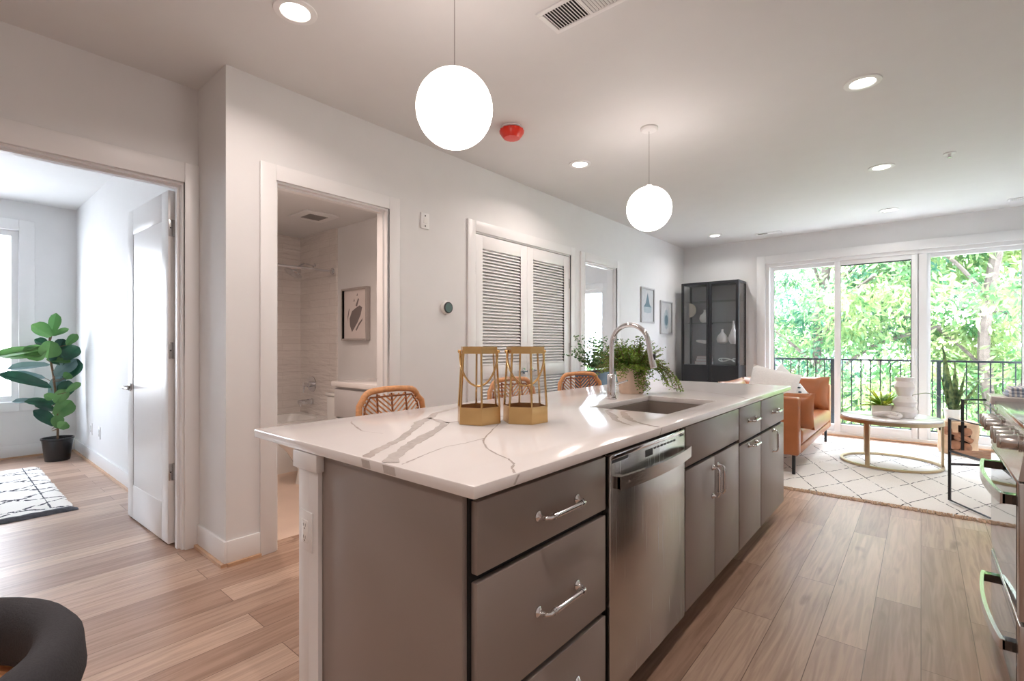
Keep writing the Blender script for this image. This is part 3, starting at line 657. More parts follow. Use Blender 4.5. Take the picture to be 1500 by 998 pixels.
# sink and faucet
sk = MB(); a0, a1, b0, b1, zt, zb = -1.178, -0.822, 1.986, 2.613, CB-0.0005, 0.69
def bowl(m, x0, x1, y0, y1, zt, zb, r):
    def ring(x0, x1, y0, y1, z, r):
        out = []
        for cx, cy, s in ((x1-r, y1-r, 0), (x0+r, y1-r, 1), (x0+r, y0+r, 2), (x1-r, y0+r, 3)):
            for k in range(5): a = PI/2*(s+k/4); out.append((cx+r*math.cos(a), cy+r*math.sin(a), z))
        return out
    rings = [ring(x0-0.008, x1+0.008, y0-0.008, y1+0.008, zt, r), ring(x0, x1, y0, y1, zt, r), ring(x0+0.002, x1-0.002, y0+0.002, y1-0.002, zb+0.02, r), ring(x0+0.02, x1-0.02, y0+0.02, y1-0.02, zb, r)]
    vs = [v for r_ in rings for v in r_]; n = 20; fs = []
    for i in range(3): fs += [(i*n+k, i*n+(k+1) % n, (i+1)*n+(k+1) % n, (i+1)*n+k) for k in range(n)]
    fs.append(tuple(3*n+k for k in range(n))); m.add(vs, fs)
bowl(sk, a0, a1, b0, b1, zt, zb, 0.02)
so_ = thing('sink', 'undermount stainless steel sink set in the island countertop', 'sink', (-1.0, 2.29, 0.69))
sk.build('basin', SINKM, so_); MB().lathe([(0.045, 0.003), (0.04, 0.005), (0.02, 0.004)], (-1.0, 2.29, zb), 20).build('drain', CHROME, so_)
fa = thing('faucet', 'chrome gooseneck kitchen faucet with a pull down spray head beside the sink', 'faucet', (-1.262, 2.33, CT))
fx, fy = -1.262, 2.33
MB().lathe([(0.028, 0), (0.028, 0.006), (0.0235, 0.009), (0.0235, 0.13), (0.021, 0.134), (0.0, 0.134)], (fx, fy, CT), 24).build('base', CHROME, fa)
pts = [(fx, fy, CT+0.12), (fx, fy, CT+0.29)]+arc((fx+0.104, fy, CT+0.29), 0.104, PI, 0.18, 16, (1, 0, 0), (0, 0, 1))
pts += [pts[-1]+Vector((0.007, 0, -0.035))]
MB().tube(pts, 0.0125, 14).build('spout', CHROME, fa)
e = Vector(pts[-1]); MB().tube([e+Vector((-0.002, 0, 0.012)), e+Vector((0.004, 0, -0.025)), e+Vector((0.014, 0, -0.07)), e+Vector((0.022, 0, -0.10))], 0.016, 16, rs=[0.0135, 0.0145, 0.0165, 0.0175]).build('spray_head', CHROME, fa)
MB().box(e.x+0.02, e.x+0.031, e.y-0.006, e.y+0.006, e.z-0.06, e.z-0.03, bev=0.003).build('spray_button', BLACKM, fa)
MB().tube([(fx, fy, CT+0.075), (fx+0.005, fy+0.05, CT+0.078)], 0.013, 12).tube([(fx+0.004, fy+0.042, CT+0.08), (fx+0.03, fy+0.05, CT+0.086), (fx+0.065, fy+0.055, CT+0.10)], 0.005, 8).build('lever', CHROME, fa)

# gold lanterns
def lantern(x, y, rot, label):
    o = thing('lantern', label, 'lantern', (0, 0, 0), 'gold lanterns on the island'); n = 6
    rb, rt, hb_, ht = 0.087, 0.070, 0.062, 0.283
    def hexr(r, z): return [(r*math.cos(PI/3*k), r*math.sin(PI/3*k), z) for k in range(6)]
    m = MB(); A = hexr(rb, 0.0); B = hexr(rb*0.985, hb_); B2 = hexr(rb*0.985-0.004, hb_); F = hexr(rb-0.006, 0.012); A2 = hexr(rb-0.006, 0.004)
    vs = A+B+B2+F; fs = []
    for i in range(3): fs += [(i*6+k, i*6+(k+1) % 6, (i+1)*6+(k+1) % 6, (i+1)*6+k) for k in range(6)]
    fs += [tuple(range(18, 24)), tuple(reversed(range(6)))]; m.add(vs, fs); m.build('base', GOLD, o, local=True)
    m = MB(); zt0 = ht-0.026; T = [hexr(rt*1.05, zt0), hexr(rt*1.05, ht), hexr(rt*0.93, ht), hexr(rt*0.93, zt0)]
    vs = [v for q in T for v in q]; fs = []
    for i in range(4): fs += [(i*6+k, i*6+(k+1) % 6, ((i+1) % 4)*6+(k+1) % 6, ((i+1) % 4)*6+k) for k in range(6)]
    m.add(vs, fs); m.build('top_rim', GOLD, o, local=True)
    m = MB(); b = hexr(rb*0.95, hb_-0.004); tt = hexr(rt*1.0, zt0+0.002)
    for k in range(6): m.tube([b[k], tt[k]], 0.0042, 6)
    m.build('corner_bars', GOLD, o, local=True)
    m = MB(); b = hexr(rb*0.925, hb_-0.004); tt = hexr(rt*0.975, zt0+0.002)
    for k in range(6): m.add([b[k], b[(k+1) % 6], tt[(k+1) % 6], tt[k]], [(0, 1, 2, 3)])
    m.build('glass_panes', CLEAR, o, local=True)
    m = MB(); hr = rt*1.0
    # bail handle fallen forward over the front
    pv = Vector((0, 0, ht-0.018)); pts = []
    for k in range(17):
        a = PI*k/16; u = math.cos(a)*hr; s_ = math.sin(a)
        pts.append(pv+Vector((u, -0.055*s_*0.9-0.018*min(1, s_*4), -0.125*s_)))
    m.tube(pts, 0.0038, 8)
    for sg in (1, -1): m.lathe([(0.001, -0.004*sg), (0.006, -0.003*sg), (0.006, 0.007*sg), (0.001, 0.009*sg)], (sg*hr, 0, ht-0.018), 10, 0, 'X')
    hd_ = m.build('bail_handle', GOLD, o, local=True); hd_.rotation_euler = (0, 0, R(42)-rot)
    o.location = (x, y, CT+0.0005); o.rotation_euler = (0, 0, rot); return o
lantern(-1.268, 1.318, R(21), 'gold hexagonal glass lantern on the island, the left one of the pair')
lantern(-1.148, 1.446, R(25), 'gold hexagonal glass lantern on the island, the right one of the pair')

# fern on the counter
rnd = random.Random(5)
def frond(m, base, d, L, droop, n=11, ls=0.02, up=(0, 0, 1), mi=0, msi=1):
    """arching stem with small paired leaflets"""
    d = Vector(d).normalized(); p = Vector(base); pts = [p]; step = L/n
    for k in range(n):
        d = (d+Vector((0, 0, -droop/n))+Vector((rnd.uniform(-.05, .05), rnd.uniform(-.05, .05), 0))).normalized(); p = p+d*step; pts.append(p)
    m.tube(pts, 0.0012, 4, m=msi)
    for k in range(2, n+1):
        dd_ = (pts[k]-pts[k-1]).normalized(); sd_ = dd_.cross(Vector(up)); sd_ = sd_.normalized() if sd_.length > 0.05 else Vector((1, 0, 0))
        for s in (-1, 1):
            for q in range(2):
                bb = pts[k]+sd_*s*ls*(0.3+q*0.75)+dd_*rnd.uniform(-.5, .5)*step+Vector((0, 0, rnd.uniform(-.006, .006)))
                v = (sd_*s+dd_*rnd.uniform(.2, .8)+Vector((0, 0, rnd.uniform(-.4, .3)))).normalized(); nn = Vector((rnd.uniform(-1, 1), rnd.uniform(-1, 1), rnd.uniform(0.2, 1)))
                m.leaf(bb, v, nn, ls*rnd.uniform(.8, 1.25), ls*0.95, 0.1, 0.1, 2, mi)
fp = thing('potted_fern', 'bushy green fern in a blush clay pot on the island beside the faucet', 'plant', (-1.33, 2.70, CT))
px, py = -1.33, 2.70
MB().lathe([(0.066, 0.0), (0.070, 0.004), (0.094, 0.155), (0.088, 0.155), (0.084, 0.135), (0.0, 0.13)], (px, py, CT), 28).build('pot', TERRA, fp)
m = MB()
for k in range(260):
    a = rnd.uniform(0, 2*PI); e_ = rnd.uniform(0.35, 1.5); dr = Vector((math.cos(a)*math.cos(e_), math.sin(a)*math.cos(e_), math.sin(e_)))
    frond(m, (px+math.cos(a)*0.04, py+math.sin(a)*0.04, CT+0.14), dr, rnd.uniform(0.10, 0.20), rnd.uniform(0.3, 1.2), 8, 0.0105)
for a, L in ((0.45, 0.28), (0.62, 0.34), (0.8, 0.27), (1.0, 0.32), (0.25, 0.2)):
    for q in range(3): frond(m, (px+math.cos(a)*0.06, py+math.sin(a)*0.06, CT+0.15), (math.cos(a+q*.08), math.sin(a+q*.08), 0.9), L*rnd.uniform(.85, 1.1), 2.7, 13, 0.0105)
for a, L in ((-0.9, 0.14), (-0.75, .17), (-0.6, .15)):
    for q in range(3): frond(m, (px+math.cos(a)*0.07, py+math.sin(a)*0.07, CT+0.145), (math.cos(a+q*.1), math.sin(a+q*.1), 0.3), L, 2.6, 8, 0.0105)
m.v = [(v[0], v[1], max(v[2], CT+0.003+0.004*((i*7) % 5)/5)) for i, v in enumerate(m.v)]
m.build('foliage', [FERN, STEM], fp)

# ------------------------------------------------------------------ rattan counter stools
def stool(label, y, rz=0):
    o = thing('counter_stool', label, 'stool', (0, 0, 0), 'rattan stools along the far side of the island')
    # local: seat centre at origin, faces +X, back at -X
    wt, wb = 0.17, 0.205; zt, zb_ = 0.978, 0.66
    def bx_(z): return -0.205-0.10*(z-0.66)
    def halfw(z): t_ = (z-zb_)/(zt-zb_); return wb+(wt-wb)*t_
    cr = 0.065; rim = []
    for z in (0.66, 0.74, 0.82, zt-cr): rim.append((bx_(z), -halfw(z)-0.01, z))
    for k in range(1, 6): a = PI-PI/2*k/5; rim.append((bx_(zt), -halfw(zt)+cr-0.0+cr*math.cos(a), zt-cr+cr*math.sin(a)))
    for u in (-0.04, 0.0, 0.04): rim.append((bx_(zt)-0.012*(1-(u/0.1)**2), u, zt+0.004))
    rim += [(x_, -y_, z_) for x_, y_, z_ in reversed(rim[:9])]
    MB().tube(rim, 0.0155, 10).build('back_rim', RATTAN, o, local=True)
    m = MB(); ys = [-0.165, -0.085, 0.0, 0.085, 0.165]
    for i, yy in enumerate(ys[1:-1]): m.tube([(bx_(0.67), yy*1.1, 0.67), (bx_(zt-0.02), yy, zt-0.015)], 0.005, 6, m=1)
    inset = [(bx_(z), s*(halfw(z)-0.022), z) for s in (-1,) for z in (0.68, 0.8, 0.9)]
    m.tube([(bx_(0.68), -0.185, 0.68), (bx_(0.90), -0.158, 0.90), (bx_(0.945), -0.125, 0.948), (bx_(0.948), 0.125, 0.948), (bx_(0.90), 0.158, 0.90), (bx_(0.68), 0.185, 0.68)], 0.005, 6, m=1)
    for i in range(4):
        y0, y1 = ys[i], ys[i+1]; sgn = 1 if i in (0, 2) else -1
        if i in (0, 1): sgn = -1
        else: sgn = 1
        for k in range(12):
            z = 0.66+k*0.026; za, zb2 = (z, z+0.07) if sgn > 0 else (z+0.07, z)
            P0 = Vector((bx_(za), y0, za)); P1 = Vector((bx_(zb2), y1, zb2)); lim = zt-0.02
            if i in (0, 3): lim = zt-0.03
            for A, B in ((P0, P1), (P1, P0)):
                if A.z > lim and A.z != B.z: A.xyz = B+(A-B)*((lim-B.z)/(A.z-B.z)) if B.z < lim else A.xyz
            if min(P0.z, P1.z) < lim and (P1-P0).length > 0.01: m.tube([P0, P1], 0.0042, 5)
    m.build('woven_back', [RATTAN, RATDK], o, local=True)
    m = MB().lathe([(0.0, 0.63), (0.20, 0.63), (0.215, 0.645), (0.20, 0.662), (0.0, 0.655)], (0, 0, 0), 24); m.build('seat', RATTAN, o, local=True)
    for sx in (-1, 1):
        for sy in (-1, 1): MB().tube([(sx*0.15, sy*0.15, 0.635), (sx*0.19, sy*0.19, 0.0)], 0.014, 8).build('leg', RATTAN, o, local=True)
    q = 0.178; MB().tube([(q, q, 0.2), (-q, q, 0.2), (-q, -q, 0.2), (q, -q, 0.2)], 0.010, 8, closed=True).build('footrest', RATTAN, o, local=True)
    o.location = (-1.80, y, 0); o.rotation_euler = (0, 0, R(rz)); return o
stool('rattan counter stool nearest the bathroom doorway, far side of the island', 1.485)
stool('rattan counter stool behind the two gold lanterns', 2.385, -8)
stool('rattan counter stool between the lanterns and the faucet', 3.13, -22)

# ------------------------------------------------------------------ pendants, downlights, vents, alarm
def pendant(x, y, z, r, label):
    o = thing('globe_pendant', label, 'pendant lamp', (x, y, H), 'globe pendants over the island')
    MB().lathe([(0.06, -0.001), (0.06, -0.012), (0.05, -0.022), (0.008, -0.026)], (x, y, H), 28).build('canopy', TRIM, o)
    MB().tube([(x, y, H-0.02), (x, y, z+r+0.01)], 0.0022, 8).build('cord', NICKEL, o)
    MB().lathe([(0.02, 0), (0.02, 0.018), (0.006, 0.022)], (x, y, z+r-0.006), 20).build('socket_cap', TRIM, o)
    MB().sphere((x, y, z), r, 40).build('globe', LAMPG, o); return o
pendant(-1.45, 1.365, 2.16, 0.155, 'white globe pendant hanging over the near end of the island')
pendant(-1.465, 3.246, 2.16, 0.155, 'white globe pendant hanging over the far end of the island')
def downlight(x, y, label, power=DOWN, col=(1, 0.86, 0.80), z=None):
    H = z or 2.73
    o = thing('recessed_downlight', label, 'downlight', (x, y, H), 'recessed ceiling downlights')
    MB().lathe([(0.094, -0.0005), (0.092, -0.006), (0.066, -0.008), (0.060, -0.003), (0.060, -0.001)], (x, y, H), 32).build('trim_ring', TRIM, o)
    MB().lathe([(0.060, -0.001), (0.058, -0.0045), (0.0, -0.005)], (x, y, H), 28).build('lens', LENS, o)
    d = bpy.data.lights.new('downlight_beam', 'AREA'); d.shape = 'DISK'; d.size = 0.11; d.energy = power; d.color = col; d.spread = R(150)
    l = bpy.data.objects.new('downlight_beam', d); C.objects.link(l); l.parent = o; l.location = (0, 0, -0.012)
WARM = (1, 0.85, 0.76)
downlight(-2.19, 1.07, 'recessed ceiling light nearest the jog wall, at the top left')
downlight(-2.205, 3.52, 'recessed ceiling light between the two globe pendants')
downlight(-0.26, 3.48, 'recessed ceiling light at the upper right, the largest on the right side')
downlight(-0.26, 5.24, 'recessed ceiling light in front of the ceiling sprinkler', DOWN*.7, (1, .95, .9))
downlight(-0.28, 6.97, 'recessed ceiling light just above the patio door', DOWN*.6, (1, .96, .92))
downlight(-2.205, 7.03, 'recessed ceiling light above the black display cabinet', DOWN*.6, (1, .96, .92))
for x, y, q in ((-0.3, 0.6, 'above the near end of the range'), (-2.2, -1.2, 'behind the viewpoint on the bedroom door side'), (-0.3, -1.2, 'behind the viewpoint on the range side')): downlight(x, y, 'added unseen ceiling light '+q)  # unseen lamps added to light the near part of the room
downlight(-3.35, 1.45, 'recessed ceiling light in the bathroom', 5.0, (1, 0.77, 0.66), z=2.37)
def vent(x0, x1, y0, y1, label, dark=False):
    o = thing('ceiling_vent', label, 'vent', ((x0+x1)/2, (y0+y1)/2, H)); b = 0.022
    xm = (x0+x1)/2; z0, z1 = H-0.008, H-0.0005
    m = MB().box(x0, x1, y0, y0+b, z0, z1, bev=0.002).box(x0, x1, y1-b, y1, z0, z1, bev=0.002).box(x0, x0+b, y0+b, y1-b, z0, z1).box(x1-b, x1, y0+b, y1-b, z0, z1).box(xm-0.008, xm+0.008, y0+b, y1-b, z0, z1)
    m.build('frame', TRIM, o); MB().box(x0+b, x1-b, y0+b, y1-b, H-0.0015, H-0.0005).build('duct_opening', DARK, o)
    m = MB()
    for a, bb, tilt in ((x0+b, xm-0.008, -1), (xm+0.008, x1-b, 1)):
        n = max(4, int((bb-a)/0.0145))
        for k in range(n):
            x = a+(k+0.5)*(bb-a)/n; s = 0.0042
            m.hexa([(x-s, y0+b, H-0.007 if tilt > 0 else H-0.002), (x+s, y0+b, H-0.002 if tilt > 0 else H-0.007), (x+s+.001, y0+b, H-0.002 if tilt > 0 else H-0.007), (x-s+.001, y0+b, H-0.007 if tilt > 0 else H-0.002)],
                   [(x-s, y1-b, H-0.007 if tilt > 0 else H-0.002), (x+s, y1-b, H-0.002 if tilt > 0 else H-0.007), (x+s+.001, y1-b, H-0.002 if tilt > 0 else H-0.007), (x-s+.001, y1-b, H-0.007 if tilt > 0 else H-0.002)])
    m.build('louver_blades', TRIM, o); return o
vent(-1.36, -0.95, 1.79, 1.97, 'white two way ceiling vent at the top edge near the first globe')
vent(-1.75, -1.44, 7.28, 7.40, 'small ceiling vent above the display cabinet end of the room')
vent(0.70, 1.0, 7.24, 7.36, 'small ceiling vent at the right edge above the patio door')
al = thing('smoke_alarm', 'smoke alarm under a bright red dust cover on the ceiling', 'smoke alarm', (-2.2, 2.62, H))
MB().lathe([(0.075, -0.0005), (0.075, -0.012), (0.0, -0.012)], (-2.2, 2.62, H), 24).build('base_plate', TRIM, al)
m = MB(); vs = []; fs = []; n = 28; prof = [(0.062, -0.010), (0.083, -0.022), (0.080, -0.045), (0.055, -0.078), (0.0, -0.085)]
for i, (r_, z_) in enumerate(prof):
    for k in range(n):
        rr = r_*(1+(0.05 if k % 2 else -0.02)*(1 if 0 < i < 4 else 0)); a = 2*PI*k/n; vs.append((-2.2+rr*math.cos(a), 2.62+rr*math.sin(a), H+z_))
for i in range(4): fs += [(i*n+k, i*n+(k+1) % n, (i+1)*n+(k+1) % n, (i+1)*n+k) for k in range(n)]
m.add(vs, fs); m.build('dust_cover', RED, al)
sp_ = thing('ceiling_sprinkler', 'small white fire sprinkler on the ceiling near the right side lights', 'sprinkler', (0.174, 5.207, H))
MB().lathe([(0.04, -0.0005), (0.038, -0.008), (0.012, -0.010), (0.008, -0.03), (0.0, -0.03)], (0.174, 5.207, H), 20).build('escutcheon', TRIM, sp_)
MB().lathe([(0.014, -0.036), (0.014, -0.038), (0.0, -0.038)], (0.174, 5.207, H), 16).tube([(0.166, 5.207, H-0.028), (0.166, 5.207, H-0.037)], 0.0015, 6).tube([(0.182, 5.207, H-0.028), (0.182, 5.207, H-0.037)], 0.0015, 6).build('deflector', NICKEL, sp_)

# ------------------------------------------------------------------ wall fittings and pictures on the long wall
ch = thing('wall_sensor', 'small white rectangular sensor plate high on the wall by the bathroom casing', 'sensor', (WX, 2.412, 2.145))
MB().box(WX, WX+0.012, 2.372, 2.452, 2.085, 2.205, bev=0.004).build('plate', TRIM, ch)
m = MB().box(WX+0.0115, WX+0.015, 2.395, 2.43, 2.125, 2.165, 0, 0.002).box(WX+0.0115, WX+0.0145, 2.407, 2.415, 2.178, 2.188, 1).box(WX+0.0115, WX+0.0145, 2.407, 2.415, 2.10, 2.11, 1); m.build('sensor_window', [GLOSSW, DARK], ch)
th_ = thing('thermostat', 'round white thermostat with a dark digital display on the wall', 'thermostat', (WX, 2.63, 1.498))
MB().lathe([(0.055, 0.0005), (0.055, 0.012), (0.045, 0.018), (0.042, 0.03)], (WX, 2.63, 1.498), 28, 0, 'X').build('wall_ring', GLOSSW, th_)
MB().lathe([(0.045, 0.029), (0.045, 0.034), (0.036, 0.037)], (WX, 2.63, 1.498), 28, 0, 'X').build('bezel', BLACKM, th_)
MB().lathe([(0.036, 0.0372), (0.0, 0.0376)], (WX, 2.63, 1.498), 28, 0, 'X').build('display', SCREEN, th_)
def frame_pic(name, label, y0, y1, z0, z1, art, group=None, plane=WX, fm=None):
    o = thing(name, label, 'picture', (plane, (y0+y1)/2, z0), group); f = 0.022; d = 0.022
    m = MB().box(plane, plane+d, y0, y0+f, z0, z1, bev=0.002).box(plane, plane+d, y1-f, y1, z0, z1, bev=0.002).box(plane, plane+d, y0+f, y1-f, z0, z0+f, bev=0.002).box(plane, plane+d, y0+f, y1-f, z1-f, z1, bev=0.002)
    m.build('frame', fm, o)
    a = MB().box(plane, plane+0.008, y0+f, y1-f, z0+f, z1-f, 0)
    for ai, (pts, mi) in enumerate(art): a.add([(plane+0.0085+0.0004*ai, y0+(y1-y0)*u, z0+(z1-z0)*v) for u, v in pts], [tuple(range(len(pts)))], mi)
    a.build('print', [mat('paper', (226, 228, 230), 0.8), mat('slate_ink', (120, 146, 158), 0.8), mat('pale_ink', (190, 204, 210), 0.8)], o)
    MB().box(plane+0.012, plane+0.014, y0+f, y1-f, z0+f, z1-f).build('glazing', CLEAR, o)
SILV = mat('pale_silver_frame', (190, 190, 192), 0.35)
frame_pic('framed_print', 'framed print of a blue grey peak, left one of two on the wall', 6.14, 6.56, 1.505, 1.99, [([(.2, .45), (.35, .55), (.5, .86), (.66, .52), (.8, .45)], 1), ([(.2, .45), (.8, .45), (.78, .3), (.5, .27), (.22, .3)], 2)], 'framed prints on the long wall', fm=SILV)
ov = [(0.5+0.14*math.cos(a*PI/8), 0.42+0.16*math.sin(a*PI/8)) for a in range(16)]; ov2 = [(0.5+0.2*math.cos(a*PI/8), 0.45+0.3*math.sin(a*PI/8)) for a in range(16)]
frame_pic('framed_print', 'framed print of a blue oval, right one of two beside the display cabinet', 6.775, 7.205, 1.36, 1.847, [(ov2, 2), ([(u, v) for u, v in ov], 1)], 'framed prints on the long wall', fm=SILV)

# ------------------------------------------------------------------ bathroom
tubt = thing('bathtub', 'white alcove bathtub inside the bathroom', 'bathtub', (-4.88, 1.9, 0))
m = MB(); tx0, tx1, ty0, ty1, tz = -5.20, -4.55, 1.165, 2.595, 0.47
def rr(x0, x1, y0, y1, z, r, k=6):
    out = []
    for cx, cy, s in ((x1-r, y1-r, 0), (x0+r, y1-r, 1), (x0+r, y0+r, 2), (x1-r, y0+r, 3)):
        for q in range(k): a = PI/2*(s+q/(k-1)); out.append((cx+r*math.cos(a), cy+r*math.sin(a), z))
    return out
rings = [rr(tx0, tx1, ty0, ty1, 0.004, 0.004), rr(tx0, tx1, ty0, ty1, tz-0.05, 0.004), rr(tx0, tx1+0.012, ty0, ty1, tz-0.04, 0.006), rr(tx0, tx1+0.012, ty0, ty1, tz, 0.006), rr(tx0+0.06, tx1-0.07, ty0+0.08, ty1-0.08, tz, 0.08), rr(tx0+0.08, tx1-0.09, ty0+0.12, ty1-0.12, tz-0.1, 0.1), rr(tx0+0.14, tx1-0.15, ty0+0.22, ty1-0.2, 0.1, 0.1)]
vs = [v for q in rings for v in q]; n = 24; fs = []
for i in range(6): fs += [(i*n+k, i*n+(k+1) % n, (i+1)*n+(k+1) % n, (i+1)*n+k) for k in range(n)]
fs.append(tuple(6*n+k for k in range(n))); m.add(vs, fs); m.build('tub_shell', GLOSSW, tubt)
by = 2.60
sv = thing('overhead_shower', 'chrome shower head on a bent arm above the bathtub', 'shower head', (-4.90, by, 2.03))
MB().lathe([(0.03, -0.0005), (0.026, -0.008), (0.012, -0.012)], (-4.9, by, 2.03), 16, 0, 'Y').tube(smooth_path([(-4.9, by-0.005, 2.03), (-4.9, by-0.10, 2.045), (-4.9, by-0.17, 2.01), (-4.9, by-0.20, 1.975)]), 0.009, 8).build('arm', CHROME, sv)
hd_ = MB().lathe([(0.0, 0.05), (0.02, 0.045), (0.03, 0.02), (0.09, 0.008), (0.092, 0.0), (0.085, -0.006), (0.0, -0.006)], (0, 0, 0), 24).build('spray_plate', CHROME, sv, local=True); hd_.location = (0, -0.23, -0.10); hd_.rotation_euler = (R(-28), 0, 0)
vv = thing('shower_valve', 'round chrome shower valve with lever on the tile above the tub', 'valve', (-4.95, by, 0.785))
MB().lathe([(0.085, -0.0005), (0.083, -0.008), (0.03, -0.014), (0.03, -0.055), (0.022, -0.06), (0.022, -0.10), (0.0, -0.10)], (-4.95, by, 0.785), 28, 0, 'Y').build('escutcheon', CHROME, vv)
MB().tube([(-4.95, by-0.085, 0.785), (-4.97, by-0.085, 0.70)], 0.008, 8).build('lever', CHROME, vv)
ts = thing('tub_spout', 'chrome tub spout on the tile below the shower valve', 'spout', (-4.95, by, 0.60))
MB().lathe([(0.034, -0.0005), (0.034, -0.02), (0.026, -0.025), (0.025, -0.14), (0.02, -0.15), (0.0, -0.15)], (-4.95, by, 0.605), 20, 0, 'Y').lathe([(0.016, 0), (0.015, -0.035), (0, -0.035)], (-4.95, by-0.125, 0.595), 14).build('spout_body', CHROME, ts)
rd = thing('shower_rod', 'chrome shower curtain rod across the front of the bathtub', 'rod', (-4.535, 1.9, 1.94))
MB().tube([(-4.535, 1.165, 1.94), (-4.535, by-0.003, 1.94)], 0.0125, 12).build('tube', CHROME, rd)
MB().lathe([(0.035, -0.0005), (0.033, -0.01), (0.016, -0.02), (0.016, -0.03)], (-4.535, by-0.002, 1.94), 20, 0, 'Y').build('end_flange', CHROME, rd)
MB().lathe([(0.035, 0.0005), (0.033, 0.01), (0.016, 0.02), (0.016, 0.03)], (-4.535, 1.162, 1.94), 20, 0, 'Y').build('end_flange', CHROME, rd)
va = thing('bathroom_vanity', 'pale grey drawer vanity with a white top in the bathroom', 'vanity', (-3.37, 2.36, 0))
PALEG = mat('pale_grey_vanity_paint', (196, 194, 194), 0.4)
MB().box(-3.68, -3.05, 2.135, 2.612, 0.08, 0.862).box(-3.66, -3.07, 2.19, 2.612, 0.005, 0.08).build('cabinet_body', PALEG, va)
MB().box(-3.70, -3.02, 2.105, 2.612, 0.866, 0.905, bev=0.003).build('vanity_top', QUARTZ, va)
for z0, z1 in ((0.62, 0.845), (0.36, 0.605), (0.10, 0.345)): MB().box(-3.672, -3.06, 2.117, 2.134, z0, z1, bev=0.003).build('drawer', PALEG, va)
ph = thing('paper_holder', 'small chrome toilet paper holder on the vanity side', 'paper holder', (-3.70, 2.2, 0.72))
MB().tube([(-3.681, 2.2, 0.72), (-3.75, 2.2, 0.72), (-3.75, 2.31, 0.72)], 0.006, 8).build('arm', CHROME, ph)
tl = thing('toilet', 'white toilet between the bathtub and the vanity', 'toilet', (-4.12, 2.3, 0))
m = MB()
def ell(cx, cy, a, b, z): return [(cx+a*math.cos(2*PI*k/20), cy+b*math.sin(2*PI*k/20), z) for k in range(20)]
rings = [ell(-4.12, 2.22, 0.12, 0.20, 0.004), ell(-4.12, 2.22, 0.105, 0.18, 0.12), ell(-4.12, 2.17, 0.14, 0.22, 0.28), ell(-4.12, 2.12, 0.185, 0.25, 0.37), ell(-4.12, 2.12, 0.185, 0.25, 0.395)]
vs = [v for q in rings for v in q]; fs = []
for i in range(4): fs += [(i*20+k, i*20+(k+1) % 20, (i+1)*20+(k+1) % 20, (i+1)*20+k) for k in range(20)]
fs += [tuple(reversed(range(20))), tuple(80+k for k in range(20))]; m.add(vs, fs); m.build('bowl', GLOSSW, tl)
m = MB(); m.hexa(ell(-4.12, 2.12, 0.188, 0.253, 0.397), ell(-4.12, 2.12, 0.183, 0.248, 0.425)); m.build('seat_lid', GLOSSW, tl)
MB().box(-4.32, -3.92, 2.41, 2.598, 0.37, 0.72, bev=0.015).box(-4.33, -3.91, 2.40, 2.60, 0.722, 0.75, bev=0.008).build('tank', GLOSSW, tl)
ef = thing('exhaust_fan', 'square white exhaust fan grille on the bathroom ceiling', 'exhaust fan', (-4.2, 2.22, 2.37))
MB().box(-4.36, -4.03, 2.07, 2.38, 2.355, 2.3695, bev=0.005).build('grille_frame', TRIM, ef)
m = MB()
for k in range(12): m.box(-4.28, -4.11, 2.14+k*0.0145, 2.148+k*0.0145, 2.3515, 2.3555)
m.build('grille_slats', mat('grey_grille', (150, 146, 144), 0.6), ef)
bp_ = thing('framed_print', 'grey feather shaped abstract print in a silver frame in the bathroom', 'picture', (-4.1, 2.615, 1.24))
a0, a1, z0, z1, yy, f = -4.335, -3.905, 1.245, 1.745, 2.615, 0.018; d = 0.045
MB().box(a0, a0+f, yy-d, yy, z0, z1, bev=.002).box(a1-f, a1, yy-d, yy, z0, z1, bev=.002).box(a0+f, a1-f, yy-d, yy, z0, z0+f, bev=.002).box(a0+f, a1-f, yy-d, yy, z1-f, z1, bev=.002).build('frame', mat('dull_silver_frame', (170, 162, 158), 0.4), bp_)
a = MB().box(a0+f, a1-f, yy-0.02, yy, z0+f, z1-f, 0)
def blob(pts): a.add([(a0+(a1-a0)*u, yy-0.0206, z0+(z1-z0)*v) for u, v in pts], [tuple(range(len(pts)))], 1)
blob([(.36, .16), (.44, .22), (.58, .34), (.70, .48), (.76, .62), (.66, .66), (.52, .62), (.36, .56), (.26, .42), (.28, .28)])
blob([(.50, .66), (.60, .80), (.64, .78), (.56, .64)]); blob([(.20, .34), (.18, .46), (.24, .62), (.26, .60), (.21, .44)]); blob([(.50, .2), (.62, .32), (.78, .42), (.76, .37), (.64, .28), (.54, .18)]); blob([(.42, .74), (.45, .80), (.47, .75)]); blob([(.54, .84), (.57, .90), (.59, .85)])
a.build('print', [mat('warm_paper', (226, 216, 212), 0.8), mat('grey_ink', (128, 118, 116), 0.8)], bp_)
fv = thing('bud_vase', 'small white vase with dark dried flowers on the vanity', 'vase', (-3.33, 2.40, 0.905))
MB().lathe([(0.03, 0.0005), (0.04, 0.02), (0.04, 0.10), (0.016, 0.15), (0.018, 0.17), (0.0, 0.165)], (-3.33, 2.40, 0.905), 18).build('vase_body', CERAM, fv)
m = MB()
for k in range(9):
    tp = Vector((-3.33+rnd.uniform(-.09, .04), 2.40+rnd.uniform(-.05, .05), 0.905+rnd.uniform(.26, .37))); m.tube([(-3.33, 2.40, 1.06), tp], 0.002, 4)
    for q in range(4): m.leaf(tp, (rnd.uniform(-1, 1), rnd.uniform(-1, 1), rnd.uniform(0, 1)), (0, 0, 1), 0.03, 0.02, .2, .2, 3)
m.build('dried_flowers', mat('dried_burgundy', (82, 40, 38), 0.8), fv)

